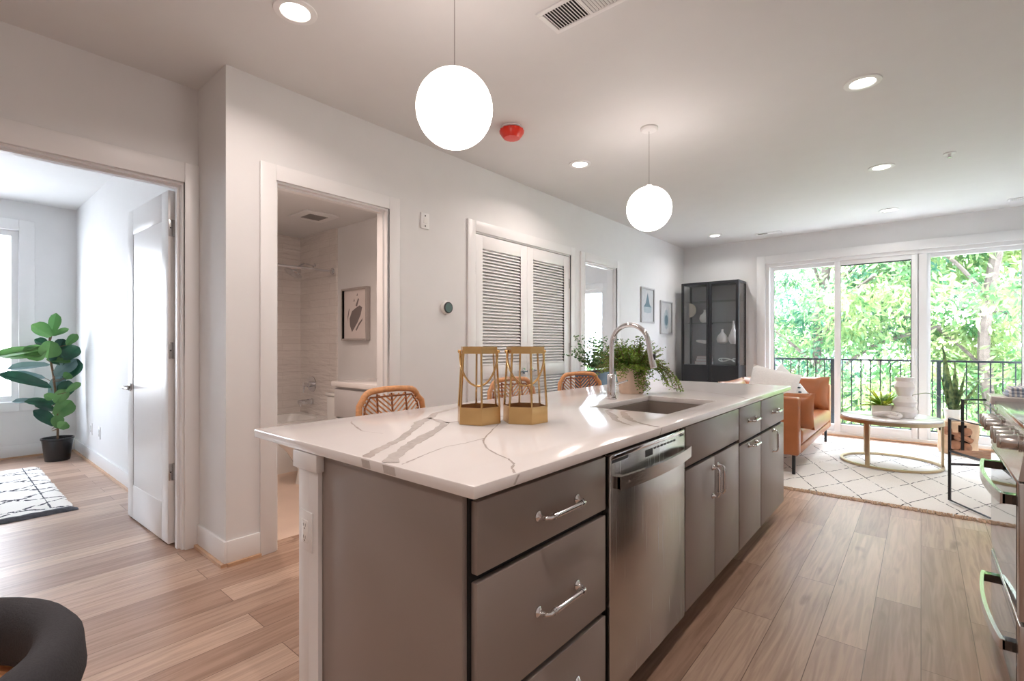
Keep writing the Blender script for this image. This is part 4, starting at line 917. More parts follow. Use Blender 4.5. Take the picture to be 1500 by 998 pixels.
# ------------------------------------------------------------------ bedroom: fig tree, rug, outlets
fg_ = thing('fiddle_leaf_fig', 'fiddle leaf fig in a black plastic pot in the bedroom corner', 'plant', (-6.9, 0.848, 0))
MB().lathe([(0.098, 0.0), (0.10, 0.006), (0.125, 0.215), (0.134, 0.222), (0.134, 0.238), (0.122, 0.238), (0.118, 0.20), (0.0, 0.195)], (-6.9, 0.848, 0), 32).build('pot', BLACKPL, fg_)
MB().lathe([(0.117, 0.2), (0.0, 0.205)], (-6.9, 0.848, 0), 24).build('soil', SOIL, fg_)
MB().tube(smooth_path([(-6.9, 0.85, 0.19), (-6.9, 0.845, 0.5), (-6.91, 0.82, 0.85), (-6.9, 0.79, 1.1), (-6.9, 0.79, 1.32)]), 0.01, 8, rs=None).build('stem', STEM, fg_)
m = MB()
def fz(zx, zy): return (0.848+(zx/4.16-83)*(0.0056 if zx < 345 else 0.0044), 0.226+(645-(460+zy/4.16))*0.0073)
LV = [((305, 150), (330, 30), .11, 0, .2), ((300, 165), (198, 98), .17, 0, .1), ((310, 160), (415, 115), .07, 0, .3), ((395, 215), (470, 150), .09, 0, .2), ((260, 235), (0, 262), .12, 0, .6), ((258, 275), (40, 268), .13, 0, .5), ((300, 190), (285, 290), .20, 0, -.2), ((260, 225), (175, 290), .2, 0, .1), ((352, 240), (385, 180), .13, 1, .2), ((370, 300), (494, 225), .17, 1, .3), ((280, 300), (435, 310), .14, 0, .9), ((300, 330), (72, 335), .11, 2, .7), ((330, 400), (470, 300), .16, 2, .3), ((400, 420), (492, 300), .18, 1, .2), ((305, 465), (38, 365), .15, 1, .5), ((280, 410), (90, 370), .1, 2, .6), ((312, 515), (378, 400), .14, 2, .1), ((395, 495), (497, 440), .08, 0, .4), ((330, 560), (400, 480), .13, 0, .1), ((335, 560), (165, 530), .1, 1, .4), ((240, 540), (105, 530), .07, 2, .5), ((335, 605), (220, 550), .1, 1, .2), ((335, 640), (440, 550), .19, 0, .0), ((338, 695), (220, 592), .14, 1, .2), ((345, 705), (330, 630), .12, 0, 0), ((345, 705), (392, 668), .12, 0, 0), ((380, 530), (430, 430), .16, 1, .2), ((265, 500), (310, 530), .10, 0, .1), ((380, 410), (425, 385), .10, 0, .1), ((300, 230), (225, 180), .12, 1, .3), ((320, 210), (370, 330), .2, 1, .2), ((410, 240), (440, 290), .17, 1, .2)]
for i, (b, tp, wd, mi, tilt) in enumerate(LV):
    by_, bz = fz(*b); ty, tz_ = fz(*tp); L = math.hypot(ty-by_, tz_-bz); bx = -6.9+rnd.uniform(-.05, .08)+(0.05 if mi == 0 else -0.02)
    m.tube([(-6.9, 0.80+0.1*(by_-0.8), bz-0.03), (bx, by_, bz)], 0.003, 5, m=3)
    m.leaf((bx, by_, bz), (rnd.uniform(0.0, .25)*L, ty-by_, tz_-bz), (1, 0.15, 0.35+tilt), L*1.02, wd*0.92, 0.10, 0.2, 8, mi, 1)
m.build('foliage', [FIGL, FIGD, FIGG, STEM], fg_)
RUGB = rug_material('bedroom_rug_weave', (46, 48, 56), 0.36, 0.5, 0.0, 0.12, 0.015, 0.22)
br_ = thing('bedroom_rug', 'shaggy white bedroom rug with dark lattice lines and a grey border', 'rug', (-5.7, -0.2, 0))
def shag(x0, x1, y0, y1, z, nx, ny, seed, amp):
    r_ = random.Random(seed); vs = []; fs = []
    for i in range(nx+1):
        for j in range(ny+1):
            e_ = (i in (0, nx) or j in (0, ny)); vs.append((x0+(x1-x0)*i/nx+(r_.uniform(-amp, amp) if e_ else 0), y0+(y1-y0)*j/ny+(r_.uniform(-amp, amp) if e_ else 0), 0.002 if e_ else z+r_.uniform(-.002, .002)))
    for i in range(nx):
        for j in range(ny): a = i*(ny+1)+j; fs.append((a, a+ny+1, a+ny+2, a+1))
    return MB().add(vs, fs)
shag(-6.62, -4.74, -1.6, 0.68, 0.02, 60, 70, 3, 0.006).build('pile', RUGB, br_)
m = shag(-4.80, -4.71, -1.6, 0.69, 0.024, 3, 70, 4, 0.008); 
m.build('end_border', mat('charcoal_shag', (70, 70, 76), 0.95, noise=0.3, nscale=60), br_)
shag(-6.62, -4.8, 0.535, 0.585, 0.0235, 50, 2, 6, 0.004).build('side_stripe', mat('charcoal_stripe', (70, 70, 78), 0.95, noise=0.3, nscale=60), br_)
outlet('power_outlet', 'white outlet on the bedroom side wall, the one nearer the corner', (-6.52, 1.06, 0.34), 'Y', -1)
outlet('power_outlet', 'white outlet on the bedroom side wall, the one nearer the door', (-6.15, 1.06, 0.34), 'Y', -1)

# ------------------------------------------------------------------ display cabinet and contents
dc = thing('display_cabinet', 'tall black metal display cabinet with glass doors in the room corner', 'cabinet', (-2.373, 7.5, 0))
x0, x1, y0, y1, zt = -2.78, -1.966, 7.3, 7.685, 2.127; p = 0.028; zs = 0.905
m = MB()
for xx in (x0, x1-p):
    for yy in (y0+0.02, y1-p): m.box(xx, xx+p, yy, yy+p, 0, zt)
m.box(x0, x1, y0+0.02, y1, zt-p, zt).box(x0, x1, y0+0.02, y1, zs-0.02, zs).box(x0, x1, y0+0.02, y1, 0.04, 0.06).box(x0+p, x1-p, y1-0.008, y1-0.002, 0.06, zs-0.02)
m.box(x0+0.004, x0+0.010, y0+0.05, y1-p, 0.06, zs-0.02).box(x1-0.010, x1-0.004, y0+0.05, y1-p, 0.06, zs-0.02)
m.build('frame', BLACKM, dc)
GREYG = mat('grey_back_panel', (150, 148, 148), 0.5)
MB().box(x0+p, x1-p, y1-0.008, y1-0.002, zs, zt-p).build('back_panel', GREYG, dc)
MB().box(x0+0.006, x0+0.010, y0+0.05, y1-p, zs, zt-p).build('side_glass', CLEAR, dc); MB().box(x1-0.010, x1-0.006, y0+0.05, y1-p, zs, zt-p).build('side_glass', CLEAR, dc)
for z in (1.215, 1.53, 1.85): MB().box(x0+p, x1-p, y0+0.06, y1-0.01, z-0.004, z).build('shelf', CLEAR, dc)
xm = (x0+x1)/2
for a, b, hx in ((x0+0.002, xm-0.002, xm-0.02), (xm+0.002, x1-0.002, xm+0.055)):
    q = 0.036; m = MB().box(a, a+q, y0, y0+0.018, 0.07, zt-0.004).box(b-q, b, y0, y0+0.018, 0.07, zt-0.004).box(a+q, b-q, y0, y0+0.018, zt-0.04, zt-0.004).box(a+q, b-q, y0, y0+0.018, zs-0.04, zs+0.0).box(a+q, b-q, y0+0.003, y0+0.015, 0.07, zs-0.04)
    o = m.build('door', BLACKM, dc); MB().box(a+q, b-q, y0+0.007, y0+0.011, zs, zt-0.04).build('door_glass', SMOKE, o)
    MB().lathe([(0.005, 0), (0.005, -0.014), (0.010, -0.016), (0.010, -0.024), (0, -0.024)], (hx, y0, 1.51), 12, 0, 'Y').build('knob', BLACKM, o)
    MB().lathe([(0.005, 0), (0.005, -0.014), (0.010, -0.016), (0.010, -0.024), (0, -0.024)], (hx, y0, 0.70), 12, 0, 'Y').build('knob', BLACKM, o)
def vase(name, label, c, prof, n=28, m_=CERAM, group=None, cat='vase'):
    return tag(MB().lathe(prof, c, n).build(name, m_), label, cat, group)
vase('bottle_vase', 'round white bottle vase alone on the middle shelf of the display cabinet', (-2.50, 7.5, 1.531), [(0.03, 0.0), (0.06, 0.02), (0.075, 0.065), (0.06, 0.115), (0.022, 0.15), (0.014, 0.175), (0.017, 0.20), (0.012, 0.20), (0.0, 0.17)], group='white vases in the display cabinet')
vase('bottle_vase', 'squat white bottle vase beside the taller one in the display cabinet', (-2.245, 7.5, 1.216), [(0.035, 0.0), (0.07, 0.025), (0.08, 0.075), (0.06, 0.125), (0.022, 0.165), (0.014, 0.19), (0.017, 0.215), (0.012, 0.215), (0, 0.19)], group='white vases in the display cabinet')
vase('bottle_vase', 'tall slender necked white vase in the right half of the display cabinet', (-2.09, 7.5, 1.216), [(0.035, 0.0), (0.06, 0.03), (0.072, 0.085), (0.05, 0.15), (0.022, 0.22), (0.012, 0.29), (0.013, 0.335), (0.009, 0.335), (0, 0.3)], group='white vases in the display cabinet')
def knot(c, s, r, seed=0):
    pts = []
    for k in range(48):
        a = 2*PI*k/48; pts.append((c[0]+s*(math.sin(a)+1.3*math.sin(2*a+seed))*0.45, c[1]+s*0.30*math.cos(3*a), c[2]+r+s*0.30*(0.55+0.5*math.cos(a*2+1))))
    return MB().tube(pts, r, 8, closed=True)
tag(knot((-2.50, 7.5, 1.216), 0.115, 0.014).build('loop_sculpture', CERAM), 'white looped sculpture on the shelf below the lone round vase', 'sculpture')
bxs = MB().box(-2.62, -2.40, 7.42, 7.60, 0.906, 0.955, 0, 0.003).box(-2.60, -2.41, 7.43, 7.59, 0.956, 1.0, 0, 0.003).box(-2.59, -2.415, 7.44, 7.58, 1.001, 1.03, 0, 0.003)
for k_, (xa, xb, za, zb) in enumerate(((-2.62, -2.40, 0.906, 0.955), (-2.60, -2.41, 0.956, 1.0), (-2.59, -2.415, 1.001, 1.03))):
    b_ = thing('book', ('pink book at the bottom of the stack in the display cabinet', 'pink book in the middle of the stack in the display cabinet', 'pink book on top of the stack in the display cabinet')[k_], 'book', ((xa+xb)/2, 7.51, za), 'pink books in the display cabinet')
    MB().box(xa, xb, 7.42, 7.60, za, za+0.004).box(xa, xb, 7.42, 7.60, zb-0.004, zb-0.0005).box(xa, xa+0.004, 7.42, 7.60, za+0.004, zb-0.004).build('cover', PINKISH, b_); MB().box(xa+0.004, xb-0.005, 7.424, 7.596, za+0.004, zb-0.004).build('pages', LINEN, b_)
fan = thing('half_moon_ornament', 'cream half moon ornament on the upper left of the display cabinet', 'ornament', (-2.70, 7.5, 1.531))
pts = [(-2.735+0.105*math.sin(PI*k/14), 7.5, 1.73+0.11*math.cos(PI*k/14)) for k in range(15)]
MB().poly(pts, (0, 0.012, 0)).build('half_disc', mat('cream_plaster', (232, 218, 200), 0.7), fan); MB().tube([(-2.72, 7.506, 1.532), (-2.72, 7.506, 1.63)], 0.005, 8).lathe([(0.03, 0), (0.03, 0.008), (0, 0.008)], (-2.72, 7.506, 1.531), 16).build('stand', BLACKM, fan)
wl_ = []
for k in range(60): a = 6*PI*k/59; wl_.append((-2.18+0.11*math.cos(a)*(1-0.2*math.sin(a*.7)), 7.5+0.05*math.sin(a*0.5), 0.93+0.022+0.05*abs(math.sin(a*0.75))))
tag(MB().tube(wl_, 0.006, 6).build('wire_ornament', GLOSSW), 'white wire loop ornament at the bottom right of the display cabinet', 'ornament')

# ------------------------------------------------------------------ planter with leafy branches by the far doorway
pl = thing('tall_planter', 'leafy branching plant in a slate blue planter by the far bedroom doorway', 'plant', (-2.42, 4.2, 0))
MB().box(-2.56, -2.28, 3.99, 4.41, 0.0, 0.945, bev=0.008).build('planter', BLUEPOT, pl)
MB().box(-2.54, -2.30, 4.01, 4.39, 0.94, 0.947).build('soil', SOIL, pl)
m = MB()
for k in range(46):
    a = rnd.uniform(0, 2*PI); e_ = rnd.uniform(.6, 1.5); L = rnd.uniform(.26, .42)
    frond(m, (-2.42+rnd.uniform(-.08, .08), 4.2+rnd.uniform(-.12, .12), 0.945), (math.cos(a)*math.cos(e_), math.sin(a)*math.cos(e_), math.sin(e_)), L, rnd.uniform(.2, .9), 9, 0.024)
m.build('foliage', [EUCA, STEM], pl)

# ------------------------------------------------------------------ living room
RUG = rug_material('living_rug_weave', (58, 56, 58), 0.30, 0.45, 1.64, -2.60, 0.0045, 0.03)
lr = thing('living_room_rug', 'large cream rug with thin black diamond lines and a fringed edge', 'rug', (-0.2, 6.0, 0))
shag(-1.9, 0.98, 4.62, 7.52, 0.012, 70, 70, 8, 0.006).build('pile', RUG, lr)
m = MB(); rf = random.Random(2)
for k in range(620):
    x = -1.9+2.88*k/620+rf.uniform(-.003, .003); L = rf.uniform(.03, .065); m.tube([(x, 4.625, 0.009), (x+rf.uniform(-.012, .012), 4.625-L*.5, 0.012+rf.uniform(0, .006)), (x+rf.uniform(-.02, .02), 4.625-L, 0.003)], 0.0032, 4)
fr_ = m.build('fringe', mat('natural_fringe', (206, 178, 152), 0.95, noise=0.2, nscale=30), lr); tag(fr_, kind='stuff')

sf = thing('leather_sofa', 'cognac leather sofa with metal legs on the living room rug', 'sofa', (-1.3, 6.05, 0.0155))
ax0, ax1 = -1.76, -0.845
MB().box(ax0, ax1, 5.03, 5.15, 0.195, 0.722, bev=0.02, seg=3).build('arm', LEATHER, sf)
MB().box(ax0, ax1, 6.98, 7.10, 0.195, 0.722, bev=0.02, seg=3).build('arm', LEATHER, sf)
MB().box(ax0, ax0+0.12, 5.15, 6.98, 0.195, 0.74, bev=0.02, seg=3).build('back', LEATHER, sf)
MB().box(ax0+0.10, ax1+0.0, 5.15, 6.98, 0.20, 0.27, bev=0.01).build('seat_frame', LEATHER, sf)
m = MB().box(ax0+0.12, ax1+0.01, 5.155, 6.975, 0.272, 0.43, bev=0.045, seg=4); m.build('seat_cushion', LEATHER, sf)
for yc in (5.62, 6.52):
    MB().pillow((ax0+0.21, yc, 0.62), 0.88, 0.42, 0.2, Matrix.Rotation(R(90), 3, 'Z') @ Matrix.Rotation(R(78), 3, 'X')).build('back_cushion', LEATHER, sf)
for x in (ax0+0.08, ax1-0.05):
    for y in (5.09, 7.04): MB().tube([(x, y, 0.2), (x, y, 0.0155)], 0.015, 10).build('leg', BLACKM, sf)
def cushion(name, label, c, w_, h, t_, M, m_, cat='cushion', group=None):
    return tag(MB().pillow(c, w_, h, t_, M).build(name, m_, ang=60), label, cat, group)
Rx = lambda a: Matrix.Rotation(R(a), 3, 'X'); Ry = lambda a: Matrix.Rotation(R(a), 3, 'Y'); Rz = lambda a: Matrix.Rotation(R(a), 3, 'Z')
# cushion faces: local x = width, y = height, z = thickness
def facing(n_, roll=0):
    z = Vector(n_).normalized(); x = Vector((0, 0, 1)).cross(z).normalized(); y = z.cross(x)
    return Matrix((x, y, z)).transposed() @ Rz(roll)
cushion('throw_pillow', 'white linen pillow slumped over the near sofa arm', (-1.12, 5.32, 0.79), 0.44, 0.42, 0.15, facing((0.25, -0.75, 0.55), -16), LINEN, group='white pillows on the sofa')
inkp = thing('throw_pillow', 'white pillow with a small dark motif behind the slumped one on the sofa', 'cushion', (-1.05, 5.50, 0.70), 'white pillows on the sofa')
Mk = facing((0.75, -0.55, 0.35), 35)
MB().pillow((-1.05, 5.52, 0.755), 0.40, 0.40, 0.14, Mk).build('cover', LINEN, inkp, ang=60)
m = MB()
for k in range(3):
    c_ = Vector((-1.05, 5.52, 0.755))+Mk @ Vector((0.06+0.03*k, -0.10+0.035*k, 0.060)); m.sphere(c_[:], 0.022, 10, sz=0.4)
m.build('printed_motif', mat('navy_ink', (40, 50, 70), 0.9), inkp)
cushion('leather_cushion', 'brown leather cushion drooping inside the near sofa arm', (-0.93, 5.235, 0.585), 0.36, 0.34, 0.13, Rz(4) @ Rx(82), LEATHER, group='leather cushions on the sofa')
cushion('leather_cushion', 'cognac leather cushion propped against the far sofa arm', (-1.12, 6.86, 0.625), 0.58, 0.40, 0.18, Rz(-4) @ Rx(80), LEATHER, group='leather cushions on the sofa')

# coffee table
ctb = thing('coffee_table', 'round marble top coffee table with a champagne metal ring base', 'table', (-0.24, 6.2, 0.0155))
cx, cy, rt = -0.24, 6.2, 0.415
MB().lathe([(0.0, 0.46), (rt-0.012, 0.46), (rt-0.006, 0.463), (rt-0.006, 0.482), (rt-0.012, 0.486), (0.0, 0.486)], (cx, cy, 0), 64).build('marble_top', MARBLE, ctb)
MB().lathe([(rt-0.02, 0.435), (rt, 0.435), (rt, 0.468), (rt-0.005, 0.468), (rt-0.005, 0.459), (rt-0.02, 0.459)], (cx, cy, 0), 64, closed=True).build('rim', BRONZE, ctb)
MB().lathe([(rt-0.024, 0.0155), (rt, 0.0155), (rt, 0.036), (rt-0.024, 0.036)], (cx, cy, 0), 64, closed=True).build('base_ring', BRONZE, ctb)
for a in (-118, 2, 118):
    u = R(a+5); ca, sa = math.cos(u), math.sin(u); r_ = rt-0.013
    lo = [(cx+ca*(r_+dx)-sa*dy, cy+sa*(r_+dx)+ca*dy, 0.030) for dx, dy in ((-.01, -.018), (.01, -.018), (.01, .018), (-.01, .018))]; MB().hexa(lo, [(x, y, 0.44) for x, y, z in lo]).build('leg', BRONZE, ctb)
tv = vase('sculpted_vase', 'white ribbed zigzag vase on the marble coffee table', (-0.125, 6.16, 0.487), [(0.072, 0.0), (0.109, 0.063), (0.078, 0.113), (0.098, 0.158), (0.056, 0.214), (0.083, 0.305), (0.062, 0.357), (0.079, 0.393), (0.072, 0.393), (0.054, 0.357), (0.0, 0.32)], 40)
yp = thing('potted_succulent', 'spiky yellow green plant in a white bowl on the coffee table', 'plant', (-0.30, 6.18, 0.487))
MB().lathe([(0.055, 0.0), (0.085, 0.004), (0.09, 0.11), (0.083, 0.11), (0.08, 0.09), (0, 0.085)], (-0.30, 6.18, 0.487), 28).build('bowl', CERAM, yp)
m = MB()
for k in range(64):
    a = rnd.uniform(0, 2*PI); e_ = rnd.uniform(.15, 1.2); L = rnd.uniform(.12, .26)
    m.leaf((-0.30+math.cos(a)*.02, 6.18+math.sin(a)*.02, 0.58), (math.cos(a)*math.cos(e_), math.sin(a)*math.cos(e_), math.sin(e_)), (0, 0, 1), L, 0.022, .25, .2, 5)
    for q in range(5):
        t_ = .3+.14*q; b_ = Vector((-0.30, 6.18, 0.58))+Vector((math.cos(a)*math.cos(e_), math.sin(a)*math.cos(e_), math.sin(e_)))*L*t_-Vector((0, 0, .25*L*t_*t_))
        for s in (-1, 1): m.leaf(b_, (math.cos(a+s*.9), math.sin(a+s*.9), .35), (0, 0, 1), .04, .009, .2, .1, 2)
m.build('foliage', YFERN, yp)
tag(knot((-0.235, 5.99, 0.487), 0.115, 0.017, 1.0).build('knot_ornament', CERAM), 'white knotted ornament in front of the bowl on the coffee table', 'ornament')

# root stump stool with a snake plant
st = thing('root_stump', 'hollow carved tree root stump by the patio door holding the snake plant', 'stool', (0.30, 7.25, 0.0155))
WOOD1 = mat('pale_root_wood', (206, 172, 140), 0.7, noise=0.2, nscale=9, bump=0.4); WOOD2 = mat('dark_root_hollow', (58, 40, 30), 0.9, noise=0.3, nscale=10); WOOD3 = mat('brown_root', (160, 112, 84), 0.75, noise=0.25, nscale=14, bump=0.4)
sx, sy = 0.305, 7.25
m = MB(); rs = random.Random(4); n = 28; prof = [(0.150, 0.0155), (0.165, 0.06), (0.160, 0.15), (0.172, 0.26), (0.170, 0.34), (0.165, 0.365), (0.0, 0.368)]
vs = []; fs = []
for i, (r_, z_) in enumerate(prof):
    for k in range(n): a = 2*PI*k/n; rr_ = r_*(1+0.05*math.sin(3*a+i*.6)+0.03*math.sin(7*a)); vs.append((sx+rr_*math.cos(a), sy+rr_*math.sin(a), z_))
hole = []
for i in range(6):
    for k in range(n):
        a = math.degrees(2*PI*(k+.5)/n); op = (1 <= i <= 2 and 250 <= a <= 305) or (i == 3 and (205 <= a <= 232 or 275 <= a <= 300))
        if not op: fs.append((i*n+k, i*n+(k+1) % n, (i+1)*n+(k+1) % n, (i+1)*n+k))
m.add(vs, fs); m.build('shell', WOOD1, st)
MB().lathe([(0.13, 0.02), (0.125, 0.33), (0.0, 0.335)], (sx, sy+0.015, 0), 20).build('hollow', WOOD2, st)
m = MB()
for px_, pz_, r_ in ((-.08, .27, .05), (-.02, .12, .055), (.06, .10, .055), (.07, .27, .045), (.0, .2, .035)): m.sphere((sx+px_, sy-0.135, pz_), r_, 14)
m.tube(smooth_path([(sx-0.10, sy-0.12, .3), (sx, sy-0.15, .24), (sx+.11, sy-0.12, .17)]), 0.028, 8); m.build('knotted_roots', WOOD3, st)
spz = 0.370
spn = thing('snake_plant', 'snake plant in a white pot standing on the root stump', 'plant', (0.27, 7.2, spz))
qx, qy = 0.265, 7.22
MB().lathe([(0.055, 0.0), (0.06, 0.004), (0.078, 0.125), (0.072, 0.125), (0.07, 0.11), (0, 0.105)], (qx, qy, spz), 24).build('pot', GLOSSW, spn)
m = MB()
for d_, L, wd, cu in (((-.10, 0, 1), .78, .085, .02), ((.05, .05, 1), .55, .07, .05), ((-.22, .1, 1), .42, .05, -.05), ((.25, -.1, 1), .46, .05, .25), ((.5, 0, .8), .45, .04, .35), ((-.05, -.1, 1), .36, .06, .0), ((.12, .1, 1), .4, .06, .1)):
    m.leaf((qx+d_[0]*.06, qy, spz+.10), d_, (.2, -1, .1), L, wd, cu, .18, 8, 0, 2)
m.tube(smooth_path([(qx-.02, qy, spz+.12), (qx-.09, qy-.02, spz+.24), (qx-.2, qy-.04, spz+.29), (qx-.34, qy-.06, spz+.26), (qx-.41, qy-.06, spz+.19)]), .004, 6, flat=2.2)
m.tube(smooth_path([(qx+.02, qy, spz+.12), (qx+.1, qy-.02, spz+.34), (qx+.22, qy-.03, spz+.46), (qx+.38, qy-.05, spz+.48), (qx+.5, qy-.05, spz+.475)]), .005, 6, flat=2.2)
m.tube(smooth_path([(qx+.02, qy, spz+.12), (qx+.12, qy-.05, spz+.2), (qx+.26, qy-.06, spz+.2), (qx+.34, qy-.06, spz+.12)]), .006, 6, flat=2.2)
m.build('leaves', SNAKE, spn)

# leather strap chair by the range
sc_ = thing('strap_chair', 'black metal frame chair with brown leather strap seat behind the range', 'chair', (0.166, 4.96, 0.0155))
A = Vector((0.166, 4.96, 0.0)); uu = Vector((0.49, -0.872, 0)); vv_ = Vector((0.872, 0.49, 0)); Wd, Dp = 0.56, 0.50
def Pt(a, b, z): q = A+uu*a+vv_*b; return (q.x, q.y, z)
m = MB(); r_ = 0.0115
for b in (0, Wd): m.tube([Pt(0, b, .028), Pt(0, b, .645), Pt(Dp, b, .645), Pt(Dp, b, .028)], r_, 4, closed=True)
m.tube([Pt(0, 0, .30), Pt(0, Wd, .30)], r_*.8, 4).tube([Pt(Dp, 0, .40), Pt(Dp, Wd, .40)], r_*.8, 4).tube([Pt(0, 0, .40), Pt(Dp, 0, .40)], r_*.8, 4).tube([Pt(0, Wd, .40), Pt(Dp, Wd, .40)], r_*.8, 4)
m.build('frame', BLACKM, sc_)
m = MB(); m.tube([Pt(0.0, .085, .40), Pt(0.0, .085, .79), Pt(0.0, .245, .79), Pt(.05, .30, .755), Pt(.06, .30, .40)], r_*.85, 4); m.build('back_hoop', BLACKM, sc_)
for k in range(9):
    a = .02+k*.053; MB().hexa([Pt(a, .0, .405), Pt(a+.038, .0, .405), Pt(a+.038, Wd, .405), Pt(a, Wd, .405)], [Pt(a, .0, .41), Pt(a+.038, .0, .41), Pt(a+.038, Wd, .41), Pt(a, Wd, .41)]).build('seat_strap', WOOD3, sc_)

# ------------------------------------------------------------------ range at the right edge
rg = thing('gas_range', 'stainless steel range with black glass oven door at the right edge', 'range', (0.58, 2.63, 0))
gx = 0.238; ry0, ry1 = 2.215, 3.005; TOP = 0.935
MB().box(gx+0.035, gx+0.68, ry0, ry1, 0.02, TOP-0.002).build('oven_body', STEEL, rg)
m = MB().box(gx, gx+0.034, ry0+0.004, ry1-0.004, 0.325, 0.765, 0, 0.004).box(gx-0.0015, gx+0.001, ry0+0.052, ry1-0.006, 0.335, 0.756, 1); od = m.build('oven_door', [STEEL, OVENG], rg)
m = MB().box(gx, gx+0.034, ry0+0.004, ry1-0.004, 0.035, 0.312, 0, 0.004).box(gx-0.0015, gx+0.001, ry0+0.052, ry1-0.006, 0.045, 0.302, 1); dr_ = m.build('warming_drawer', [STEEL, OVENG], rg)
for par, z in ((od, 0.692), (dr_, 0.205)):
    hm = bow_handle(ry0+0.08, ry1-0.06, z-0.018, z+0.018, gx, -1, 0.036, 0.022)
    for ya in (ry0+0.08, ry1-0.095): hm.box(gx-0.03, gx-0.001, ya, ya+0.035, z-0.016, z+0.016, 1)
    hm.build('handle', [STEELY, OVENG], par)
m = MB(); m.hexa([(gx-0.002, ry0, 0.772), (gx+0.06, ry0, 0.772), (gx+0.06, ry0, TOP), (gx+0.022, ry0, TOP)], [(gx-0.002, ry1, 0.772), (gx+0.06, ry1, 0.772), (gx+0.06, ry1, TOP), (gx+0.022, ry1, TOP)]); cp = m.build('control_panel', STEEL, rg)
for yk in (2.93, 2.84, 2.75, 2.50, 2.40, 2.30):
    k = MB().lathe([(0.030, 0.006), (0.030, -0.006), (0.026, -0.008), (0.0255, -0.046), (0.023, -0.05), (0.0, -0.05)], (gx+0.012, yk, 0.882), 24, 0, 'X').box(gx-0.044, gx-0.034, yk-0.005, yk+0.005, 0.86, 0.905, bev=0.003)
    k.build('knob', STEELY, cp)
MB().box(gx+0.01, gx+0.68, ry0, ry1, TOP, TOP+0.022, bev=0.004).build('cooktop', brushed('bright_cooktop_steel', (226, 228, 226), 0.16, 'Y', .05), rg)
m = MB()
for yc in (2.42, 2.80):
    for xa in (gx+0.16, gx+0.34, gx+0.52): m.box(xa, xa+0.012, yc-0.16, yc+0.16, TOP+0.03, TOP+0.045)
    for ya in (yc-0.16, yc+0.148): m.box(gx+0.14, gx+0.56, ya, ya+0.012, TOP+0.023, TOP+0.045)
m.build('burner_grates', BLACKM, rg)
bc = thing('base_cabinet', 'grey base cabinet beyond the range at the right edge', 'cabinet', (0.6, 3.1, 0))
MB().box(gx+0.05, gx+0.68, ry1+0.012, 3.20, 0.10, 0.938).box(gx+0.12, gx+0.68, ry1+0.012, 3.20, 0.0, 0.10).build('cabinet_body', GREY, bc)
MB().box(gx+0.032, gx+0.049, ry1+0.016, 3.197, 0.105, 0.93, bev=.002).build('door', GREY, bc)
tag(MB().box(gx+0.0, gx+0.68, ry1+0.008, 3.22, 0.94, 0.975, bev=0.003).build('side_countertop', QUARTZ), 'short pale quartz countertop just beyond the range', 'countertop')
TOWEL = stripe_material('blue_striped_cotton', (236, 236, 238), (168, 182, 204), 'X', 0.016)
m = MB()
for k in range(3): m.box(gx+0.05+0.006*k, gx+0.36-0.004*k, 3.03+.004*k, 3.19-.003*k, 0.976+0.0135*k, 0.989+0.0135*k, bev=0.006, seg=3)
tag(m.build('folded_towel', TOWEL), 'folded blue and white striped towel on the counter by the range', 'towel')

# ------------------------------------------------------------------ foreground chair at the lower left
fc = thing('barrel_chair', 'round rattan chair with a charcoal felt back rail at the lower left corner', 'chair', (-1.08, -0.08, 0))
qx, qy, qz = -1.08, -0.08, 0.724
vs = []; fs = []; n = 48; prof = [(0.182, 0.0), (0.184, 0.022), (0.196, 0.036), (0.212, 0.040), (0.230, 0.034), (0.243, 0.016), (0.247, -0.03), (0.238, -0.06), (0.19, -0.06), (0.182, -0.03)]
MB().lathe(prof, (qx, qy, qz), n, closed=True).build('back_rail', CHARFELT, fc)
MB().lathe([(0.225, -0.05), (0.232, -0.25), (0.215, -0.25), (0.2, -0.05)], (qx, qy, qz), 40, closed=True).build('barrel_side', RATTAN, fc)
m = MB().lathe([(0.0, -0.10), (0.14, -0.10), (0.165, -0.085), (0.175, -0.065), (0.19, -0.07), (0.19, -0.12), (0.0, -0.12)], (qx, qy, qz), 40)
for k in range(16): a = 2*PI*k/16; m.tube([(qx+.03*math.cos(a), qy+.03*math.sin(a), qz-.097), (qx+.15*math.cos(a+.35), qy+.15*math.sin(a+.35), qz-.09)], .006, 6)
for k in range(24): a = 2*PI*k/24; m.tube([(qx+.165*math.cos(a), qy+.165*math.sin(a), qz-.083), (qx+.165*math.cos(a+.2), qy+.165*math.sin(a+.2), qz-.075)], .007, 6)
m.build('woven_seat', RATTAN, fc)
for k in range(4): a = PI/4+PI/2*k; MB().tube([(qx+.19*math.cos(a), qy+.19*math.sin(a), qz-.24), (qx+.215*math.cos(a), qy+.215*math.sin(a), 0)], .015, 8).build('leg', RATTAN, fc)

